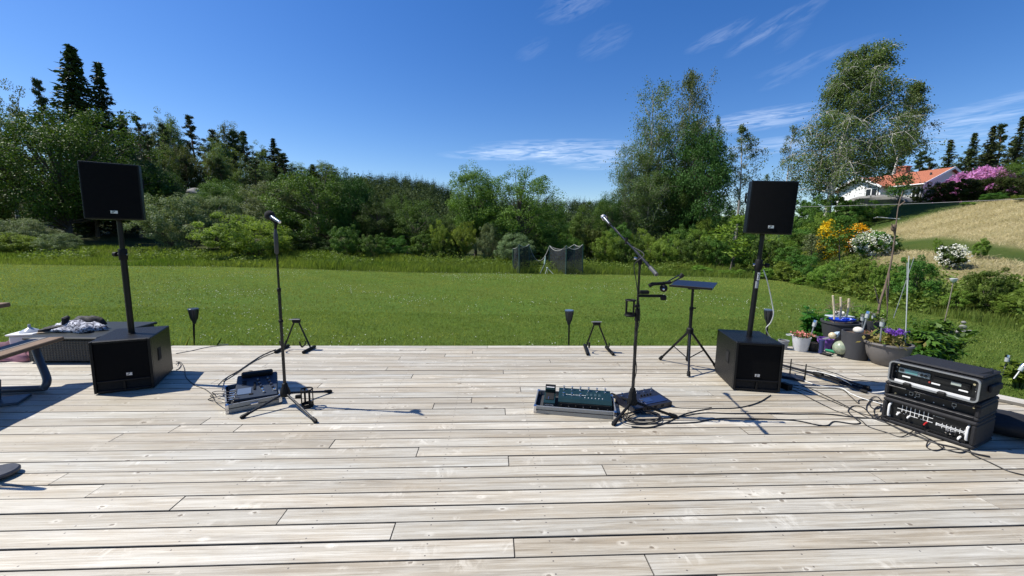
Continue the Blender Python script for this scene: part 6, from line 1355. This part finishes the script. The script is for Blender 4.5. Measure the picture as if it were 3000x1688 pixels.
def owl(name, label, loc_, r_, cols):
    o = thing(name, label, 'ornament', loc_); t = NT(name+' glaze'); c = t.coord()
    t.l.new(t.ramp(t.noise(14, 5, .7, c, 1.2), [(.3, cols[0]), (.48, cols[1]), (.6, cols[2]), (.72, cols[3])]), t.b.inputs['Base Color']); t.b.inputs['Roughness'].default_value = .22
    MB().ball((0, 0, r_*1.02), r_, 24, 16).build('globe', t.m, o); return o
og = owl('painted_globe', 'round painted ceramic globe on the deck before the tall planter', (P_[0], P_[1]+.09, .018), .092, ((.10, .12, .07), (.30, .33, .23), (.18, .23, .16), (.50, .50, .42)))
MB().tube([(.05*math.cos(w), .05*math.sin(w), .012) for w in np.linspace(0, 2*PI, 20)], .005, 6).build('wire_ring', BMT, og)
for w in (0, 2.1, 4.2): MB().tube([(.05*math.cos(w), .05*math.sin(w), .012), (.09*math.cos(w), .09*math.sin(w), -.014)], .004, 5).build('wire_leg', BMT, og)
MB().box((.05, -.055, .12), (.05, .03, .10), .012, Euler((0, .2, .5))).build('blue_patch', mat('blue glaze', (.20, .30, .42), .25, var=.3), og, 0)
fish = thing('fish_ornament', 'tan and blue fish ornament hanging on the oval planter', 'ornament', (P_[0]-.01, P_[1]+.20, .25), 0)
MB().ball((-.05, -.02, .0), .045, 14, 9).build('body', mat('tan glaze', (.50, .42, .27), .3, var=.35, scale=30), fish)
for a in ((.02, .02, .04), (.07, .02, .045), (.045, .02, -.01)): MB().tube([(.0, -.01, .0), tuple(np.array(a)*.6), a], [.03, .026, .004], 8).build('fin', mat('pale blue glaze', (.42, .52, .62), .3, var=.2), fish)
dish = thing('white_figure', 'black and white figure lying on a pale tray behind the blue saucers', 'ornament', (blk.location[0]+.10, blk.location[1]+.22, .40)); MB().box((.06, 0, 0), (.34, .14, .02), .006).build('tray', mat('pale tray', (.38, .42, .45), .4), dish, 0)
t = NT('cow glaze'); c = t.coord(); t.l.new(t.ramp(t.noise(22, 3, .5, c), [(.42, (.02, .02, .02)), (.46, (.7, .68, .62))]), t.b.inputs['Base Color']); MB().ball((.02, 0, .045), .05, 14, 9, .8).build('body', t.m, dish); MB().ball((.09, -.01, .04), .035, 12, 8).build('head', t.m, dish)
# solar stake lights
def stake_light(label, px, pt, Y, pbx, pby, zb=None):
    a = at(px, pt, Y); b2 = at(pbx, pby, Y); o = thing('solar_stake_light', label, 'solar light', b2, 0, 'solar stake lights'); a = a-b2; d = unit(a); L_ = np.linalg.norm(a)
    MB().cyl((0, 0, 0), tuple(d*(L_-.085)), .0085, .0085, 8).build('stake', ALU, o); MB().tube([tuple(d*(L_-.09)), tuple(d*(L_-.03))], [.022, .024], 12).build('lens', mat('frosted lens', (.35, .38, .37), .25), o); MB().tube([tuple(d*(L_-.032)), tuple(d*L_)], [.028, .026], 12).build('cap', CHR, o)
stake_light('solar stake light leaning in the white slatted pot', 2390, 938, 5.36, 2374, 990)
stake_light('solar stake light at the back rim of the tall planter', 2545, 912, 5.1, 2528, 968)
stake_light('short solar stake light behind the tall planter', 2528, 920, 5.35, 2526, 968)
stake_light('solar stake light at the rim of the bowl planter', 2586, 934, 4.66, 2578, 1000)
stake_light('solar stake light in the rear planter', 2561, 917, 5.5, 2556, 955)
stake_light('solar stake light out on the lawn beyond the rack', 2955, 1040, 5.0, 2938, 1098)
stake_light('solar stake light at the right edge of the picture', 3002, 1068, 4.6, 2970, 1110)
# birch sticks and tangled twigs
bs = thing('stick_trellis', 'three peeled birch sticks with tangled dry twigs behind the oval planter', 'sticks', (blk.location[0]+.05, 5.5, .34))
for k, (x0, y0, x1, y1) in enumerate([(2440, 866, 2444, 950), (2463, 871, 2461, 935), (2487, 875, 2480, 930)]): MB().tube(smooth_path([tuple(loc(at(x0, y0, 5.5), bs)), tuple(loc(at((x0+x1)/2+1.5, (y0+y1)/2, 5.5), bs)), tuple(loc(at(x1, y1, 5.5), bs))], 4), .012, 6).build('stick', mat('peeled birch', (.60, .50, .34), .8, var=.3, scale=40), bs)
r = np.random.default_rng(31); c0 = loc(at(2468, 900, 5.55), bs); link('twigs', tubes('twigs', [(bez(c0+r.normal(size=3)*np.array([.12, .05, .07]), c0+r.normal(size=3)*np.array([.12, .05, .09]), c0+r.normal(size=3)*np.array([.14, .05, .09]), 6), np.full(6, .0022)) for _ in range(34)], 4), mat('dry twig brown', (.22, .17, .10), .9), bs)
# leafy perennials growing on the lawn edge
def perennial(label, px, py, Y, h, w, n, seed, size=.11, lm=None):
    p = at(px, py, Y); zb = hz(p[0], Y); o = thing('leafy_plant', label, 'plant', (p[0], Y, zb)); r = np.random.default_rng(seed); k = 46
    tips = np.stack([r.normal(0, w*.42, k), r.normal(0, w*.36, k), h*r.uniform(.55, 1.05, k)], 1); bases = tips*np.array([.25, .25, 0]); ps, C_, A_ = [], [], []
    for i in range(k):
        P_ = bez(bases[i], bases[i]*.4+tips[i]*np.array([.5, .5, .75]), tips[i], 6); ps.append((P_, np.linspace(.006, .003, 6))); m = n//k; g = r.uniform(.3, 1.02, m); a_ = r.uniform(0, 2*PI, m)
        q = np.stack([np.interp(g, np.linspace(0, 1, 6), P_[:, j]) for j in range(3)], 1); dv = np.stack([np.cos(a_), np.sin(a_), .1+0*a_], 1); C_.append(q+dv*size*.55); A_.append(dv+np.array([0, 0, -.25]))
    C_, A_ = np.concatenate(C_), np.concatenate(A_); N = len(C_); nn = unit(np.array([0, 0, 1.])+.45*r.normal(size=(N, 3))); a = unit(A_-np.sum(A_*nn, 1, keepdims=True)*nn); b3 = np.cross(nn, a); s_ = size*r.uniform(.7, 1.3, N)
    V_ = np.stack([C_-a*s_[:, None]*.5, C_+b3*s_[:, None]*.19, C_+a*s_[:, None]*.55-nn*s_[:, None]*.15, C_-b3*s_[:, None]*.19], 1).reshape(-1, 3)
    link('leaves', leaf_mesh('leaves', V_, np.repeat(r.uniform(0, 1, N), 4)), lm or peony, o); link('stems', tubes('stems', ps, 4), mat('green stem', (.07, .11, .03), .7), o)
perennial('leafy green perennial behind the white slatted pot', 2405, 905, 6.0, .74, .42, 1500, 41)
perennial('leafy peony right of the bowl planter, behind the rack', 2725, 948, 5.3, .62, .40, 1700, 42)
perennial('second leafy peony beside the rack, nearer the lawn', 2772, 935, 5.7, .66, .36, 1300, 43)
perennial('low leafy plant between the peonies and the canes', 2690, 985, 5.15, .46, .30, 800, 44, .09)
perennial('leafy climber behind the rear planter', 2535, 850, 5.9, .86, .22, 500, 45, .09, green)
perennial('pale leafy plant at the right edge beyond the rack', 2995, 1080, 4.9, .36, .22, 420, 46, .10, green)
# lantern on a rod, stone figure
p = at(2793, 825, 9.2); zb = hz(p[0], 9.2); ln = thing('rod_lantern', 'white cup on a thin rod standing on the bank', 'lantern', (p[0], 9.2, zb)); H_ = p[2]-zb
MB().tube([(-.06, 0, -.05), (-.02, 0, H_*.5), (0, 0, H_)], .010, 6).build('rod', mat('rusty rod', (.20, .17, .13), .8), ln); MB().lathe([(.02, 0), (.055, .04), (.07, .09)], 16, (0, 0, H_-.02)).build('cup', WHT, ln)
p = gp(2815, 985, -.35); st_ = thing('stone_figure', 'small grey stone figure and stones on the lawn', 'ornament', (p[0], p[1], hz(p[0], p[1])), .3)
for k, (x, y, z, rr) in enumerate(((0, 0, .05, .09), (.02, 0, .16, .06), (.02, 0, .25, .04), (.16, .03, .03, .06), (.28, .0, .035, .065), (.36, .05, .02, .05))): MB().ball((x, y, z), rr, 9, 6, .75).build('stone', grey_rock, st_)

# ------------------------------------------------------------------ left side: storage box, clothes, table
p = np.array([-5.02, 4.36, 0]); BXA = math.radians(3)
t = NT('black wicker'); c = t.coord(); w1 = t.new('ShaderNodeTexWave', Scale=16., wave_type='BANDS', bands_direction='Z'); t.l.new(c, w1.inputs['Vector']); w2 = t.new('ShaderNodeTexWave', Scale=10., wave_type='BANDS', bands_direction='X'); t.l.new(c, w2.inputs['Vector'])
t.b.inputs['Base Color'].default_value = (.009, .0095, .010, 1); t.b.inputs['Roughness'].default_value = .5; t.bump(t.math('MULTIPLY', w1.outputs['Fac'], w2.outputs['Fac']), .8, .006); WICK = t.m
sbx = thing('storage_box', 'low black wicker storage box behind the left subwoofer', 'storage box', tuple(p), BXA)
MB().box((.03, .42, .145), (.74, .80, .25), .012).build('body', WICK, sbx, 0); MB().box((.03, .42, .287), (.79, .84, .03), .010).build('lid', mat('dark grey lid', (.016, .020, .020), .45, var=.15, spec=.3), sbx, 0)
for x in (-.29, .35):
    for y in (.06, .78): MB().box((x, y, .01), (.05, .05, .02), .003).build('foot', ALU, sbx, 0)
def crumple(o, name, c, s, material, seed, sub=4, amp=.22):
    r = np.random.default_rng(seed); bm = bmesh.new(); bmesh.ops.create_icosphere(bm, subdivisions=sub, radius=1); ph = r.uniform(0, 6, 12)
    for v in bm.verts:
        q = v.co.copy(); k = 1+amp*(math.sin(4.2*q.x+ph[0]+2*math.sin(3*q.y+ph[1]))+.6*math.sin(7*q.y+ph[2]+3*q.x)+.4*math.sin(13*q.x+ph[3]+4*q.z)+.3*math.sin(17*q.y+5*q.x+ph[4]))*.6; z = max(q.z, -.35)
        v.co = Vector((q.x*s[0]*k+c[0], q.y*s[1]*k+c[1], (z+.35)/1.35*s[2]*k+c[2]))
    me = bpy.data.meshes.new(name); bm.to_mesh(me); bm.free(); me.polygons.foreach_set('use_smooth', [True]*len(me.polygons)); return link(name, me, material, o)
p = gp(232, 968, .30); t = NT('grey print cloth'); c = t.coord(); t.l.new(t.ramp(t.noise(17, 3, .6, c, 2.5), [(.44, (.03, .03, .045)), (.50, (.30, .31, .36)), (.62, (.60, .61, .65))]), t.b.inputs['Base Color']); t.b.inputs['Roughness'].default_value = .9
ck = thing('cloth', 'crumpled grey and black patterned cloth on the storage box', 'cloth', (p[0], p[1], .303)); crumple(ck, 'folds', (0, 0, 0), (.30, .17, .11), t.m, 3); crumple(ck, 'dark_fold', (.02, .09, .02), (.20, .07, .13), SOFT, 4, 3)
p = gp(158, 976, .30); sh = thing('shoes', 'black shoes lying on the storage box left of the cloth', 'shoes', (p[0], p[1]+.05, .303), .5)
for y, z in ((0, 0), (.12, .01)): MB().tube([(-.16, y, .02), (-.08, y, .03), (.02, y, .045), (.09, y, .06), (.13, y, .05)], [.022, .034, .036, .04, .028], 10).build('shoe', SOFT, sh); MB().box((-.02, y, .008), (.30, .075, .016), .007).build('sole', mat('tan sole', (.38, .28, .17), .7), sh, 0)
MB().tube([(.06, 0, .08), (.07, .0, .15), (.10, .0, .17)], [.03, .035, .02], 8).build('tongue', SOFT, sh)
p = gp(50, 990, .25); wb_ = thing('white_container', 'white lidded container at the left edge beyond the storage box', 'container', (p[0]-.05, p[1]+.15, 0), .3); MB().box((0, 0, .13), (.22, .22, .26), .015).build('tub', mat('white tub', (.55, .56, .58), .4), wb_, 0); MB().box((0, 0, .272), (.25, .25, .02), .006).build('lid', WHT, wb_, 0); MB().lathe([(.09, 0), (.07, .02), (.015, .05), (.012, .09)], 16, (.02, 0, .284)).build('knob', mat('clear grey cone', (.35, .38, .42), .2), wb_)
p = gp(30, 1062); pk = thing('pink_blanket', 'crumpled pink blanket on the deck at the left edge', 'blanket', (p[0]-.08, p[1]+.12, 0)); crumple(pk, 'folds', (-.06, 0, .0), (.34, .14, .13), mat('dusty pink fabric', (.42, .20, .24), .9, var=.25, scale=12), 9); crumple(pk, 'inner_fold', (-.08, .1, .03), (.26, .10, .18), mat('dark plum fabric', (.10, .04, .06), .9, var=.2), 10, 3)
# picnic table: bench end, bent tube leg, table top corner
TUB = mat('grey blue steel tube', (.075, .085, .105), .4, .3, var=.2, scale=20); TW = mat('brown table plank', (.15, .095, .055), .75, var=.35, scale=14, bump=.4, bscale=60)
tab = thing('picnic_table', 'brown picnic table with grey steel tube legs cut off at left', 'picnic table', (-4.42, 3.9, 0))
bdir = unit(np.array([.262, -.965, 0])); bsd = np.array([-bdir[1], bdir[0], 0])
def plank_box(name, c0, L_, wd, th, material):   # plank starting at c0 and running along bdir
    c = np.array(c0)+bdir*L_/2; MB().box((0, 0, 0), (L_, wd, th), .006).build(name, material, tab, 0, tuple(c), (0, 0, math.atan2(bdir[1], bdir[0])))
plank_box('bench_plank', (-.02, -.036, .43), 1.75, .12, .035, TW); plank_box('bench_plank', (-.143, -.07, .43), 1.75, .12, .035, mat('worn grey plank', (.16, .15, .135), .7, var=.3, scale=20))
for k in range(5): plank_box('top_plank', (-.34-.965*(.065+.135*k), -.10-.262*(.065+.135*k), .775), 1.7, .13, .04, TW)
lp = [np.array([-.09, -.17, .41]), np.array([-.02, -.21, .30]), np.array([.10, -.27, .14]), np.array([.135, -.30, .085]), np.array([.12, -.315, .045]), np.array([.06, -.325, .034]), np.array([-.5, -.40, .034]), np.array([-1.1, -.48, .034])]
MB().tube(smooth_path([tuple(q) for q in lp], 6), .030, 12).build('leg', TUB, tab)
MB().tube(smooth_path([(-.75, -.43, .034), (-.62, -.41, .3), (-.42, -.38, .62), (-.35, -.37, .74)], 6), .030, 12).build('leg', TUB, tab)
fb = gp(8, 1180); MB().box(tuple(loc(fb, tab)+np.array([-.10, -.02, .09])), (.16, .12, .30), .02, Euler((0, .25, -.3))).build('anchor_block', mat('slate blue paint', (.055, .075, .10), .5, var=.2), tab, 0); MB().box(tuple(loc(fb, tab)+np.array([-.06, -.04, .012])), (.42, .22, .022), .004, Euler((0, 0, .5))).build('foot_plate', mat('slate blue paint', (.055, .075, .10), .5), tab, 0)
# folding chair standing just outside the left frame edge: only its rounded foot pad and its shadow reach into the picture
fp = gp(-4, 1398); chr_ = thing('folding_chair', 'rounded dark chair foot cut off by the left edge near the camera', 'chair', (fp[0], fp[1], 0))
DG = mat('dark grey chair plastic', (.035, .037, .045), .45)
MB().lathe([(.0, .012), (.082, .012), (.090, .022), (.090, .034), (.082, .042), (.0, .044)], 32, cap=False).build('foot_pad', DG, chr_)
for y0, hh in ((-.05, .86), (-.20, .52)):
    MB().tube(smooth_path([(-.02, y0, .03), (-.10, y0, hh*.45), (-.16, y0, hh*.8), (-.24, y0, hh), (-.36, y0, hh+.01), (-.46, y0, hh*.9)], 5), .011, 8).build('side_frame', GUN, chr_)
    MB().tube([(-.04, y0, .03), (-.62, y0, .03)], .011, 8).build('runner', GUN, chr_)
MB().box((-.36, -.28, .42), (.36, .40, .025), .008).build('seat', DG, chr_, 0); MB().box((-.58, -.28, .68), (.03, .38, .26), .010, Euler((0, -.2, 0))).build('backrest', DG, chr_, 0)
for y0 in (-.1, -.46): MB().tube([(-.50, y0, .02), (-.60, y0, .82)], .011, 8).build('rear_leg', GUN, chr_)
